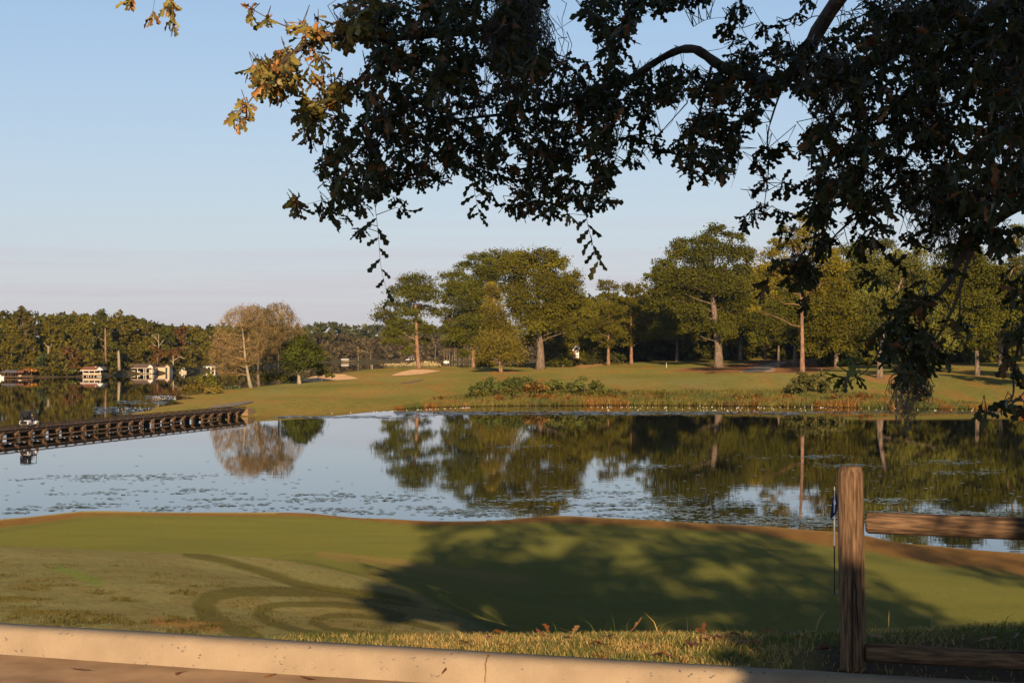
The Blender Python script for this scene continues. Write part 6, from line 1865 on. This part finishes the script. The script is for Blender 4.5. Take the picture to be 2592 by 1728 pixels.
# unseen low sprays, added beside the trunk to shade the foot of the fence
low = []
for xp, D, z in [(x, 7.1 + .3 * R.random(), z_) for x in np.linspace(2030, 2700, 60) for z_ in (-.02, .06, .14, .22)] + [(x, 6.6, .0) for x in np.linspace(2030, 2800, 50)]:
    g_ = np.array([(xp - CX) / F * D, D, z])
    t = (R.uniform(-2.5, .3) - g_[1]) / SUND[1]
    low.append(g_ + SUND * t)
low = np.array(low)
low = low[(low[:, 0] > .7)]
Cn = np.concatenate([Cn, low + R.normal(0, .05, low.shape)])
nC = len(Cn)
def spray(sel, per, lo, hi, spread):
    idx = np.repeat(np.nonzero(sel)[0], per)
    n = len(idx)
    base = Cn[idx] + R.normal(0, spread, (n, 3))
    return base, rand_dirs(n) + [0, 0, -.4], rand_dirs(n) * .6 + SUND * .9, R.uniform(lo, hi, n), np.where(R.random((n, 1)) < .75, green, olive) * (.7 + .6 * R.random((n, 1)))
fwd = Cn[:, 1] > .4                 # sprays that a step to the side would bring into view have lobed leaves
o = many_leaves('upper_foliage', *spray(fwd, 3, .13, .18, .10), oak, OK_B)
o['kind'] = 'stuff'
o = plain_leaves('upper_foliage', *spray(~fwd, 2, .22, .34, .07), oak, OK_B)
o['kind'] = 'stuff'
up_sk = np.array(trunk_pts[3:] + [sk[i] for i in range(0, len(sk), 6) if sk[i][1] < 8])
tgt = Cn[R.permutation(nC)[:220]]
src = up_sk[[int(np.argmin(np.linalg.norm(up_sk - q, axis=1))) for q in tgt]]
mid = (src + tgt) / 2 + R.normal(0, .15, tgt.shape) + [0, 0, .2]
okm = np.array([not (a[1] > .5 and abs(a[0] / a[1]) < .34 and abs((a[2] - EYE) / a[1]) < .23) for a in mid])
v1, f1 = segs(src[okm], mid[okm], .03, .02); v2, f2 = segs(mid[okm], tgt[okm], .02, .006)
npmesh('upper_limbs', np.concatenate([v1, v2]), np.concatenate([f1, f2 + len(v1)]), M_oakbark, oak, off=OK_B)

# spanish moss
def moss(label, xp, y0, y1, wpx, D, n):
    k_ = D / F
    top = P(xp, y0, D)
    root_n = n
    m_ = 9
    t = np.linspace(0, 1, m_)
    P0, P1 = [], []
    st = np.stack([R.normal(0, wpx * k_ * .42, n), R.normal(0, wpx * k_ * .35, n), R.uniform(-.25, .05, n) * (y1 - y0) * k_], 1)
    ln_ = (y1 - y0) * k_ * R.uniform(.25, 1.0, n) ** 1.0
    cur = st.copy(); hd = R.normal(0, .5, (n, 3)) * [1, 1, .3] + [0, 0, -1]
    for i in range(m_ - 1):
        hd = hd * .55 + R.normal(0, .75, (n, 3)) * [1, 1, .45] + [0, 0, -.55]
        hd[:, :2] -= cur[:, :2] * (1.2 * i / m_) / max(wpx * k_, .03) * .4
        nx = cur + hd / np.linalg.norm(hd, axis=1, keepdims=True) * (ln_ / (m_ - 1) * 1.15)[:, None]
        P0.append(cur); P1.append(nx); cur = nx
    v, f = segs(np.concatenate(P0), np.concatenate(P1), .0026, .0018)
    o = npmesh('spanish_moss', v, f, M_moss)
    o.location = tuple(top)
    return tag(o, label, 'moss', 'spanish moss hanging from the near oak')
for a in (('thick grey moss curtain hanging from the top above the middle boughs', 1310, -20, 260, 60, 9.7, 420), ('brown moss tangle on the bough left of the crossing limbs', 2110, 140, 300, 60, 9.2, 300), ('moss tangle high up at the top right', 2300, 10, 170, 70, 9.0, 320),
          ('pale moss strand hanging in the sky gap at right', 2345, 230, 350, 34, 9.0, 160), ('moss beard at the right picture edge', 2575, 70, 330, 50, 8.4, 320), ('moss in the middle of the right crown', 2160, 420, 520, 40, 9.3, 160),
          ('long moss beard left of the lower right branch', 2385, 430, 640, 44, 8.8, 320), ('lowest moss beard trailing over the pond bank', 2290, 900, 1110, 16, 8.6, 60), ('short moss wisp right of the lowest beard', 2335, 950, 1030, 14, 8.6, 45), ('thin moss wisps at the very top right corner', 2440, -10, 110, 60, 9.0, 200)):
    moss(*a)

# ------------------------------------------------------------------ haze over the lake
m, n, l, b = mat('morning haze')
n.remove(b)
pv_ = n.new('ShaderNodeVolumePrincipled')
pv_.inputs['Color'].default_value = (.80, .85, .95, 1)
pv_.inputs['Density'].default_value = .00006
pv_.inputs['Anisotropy'].default_value = 0.65
l(pv_.outputs[0], n['Material Output'].inputs['Volume'])
hz = MB().box((0, 1150, (LAKE - 12 + 40) / 2), (4400, 2440, 40 - (LAKE - 12))).build('haze', m)
tag(hz, kind='stuff')
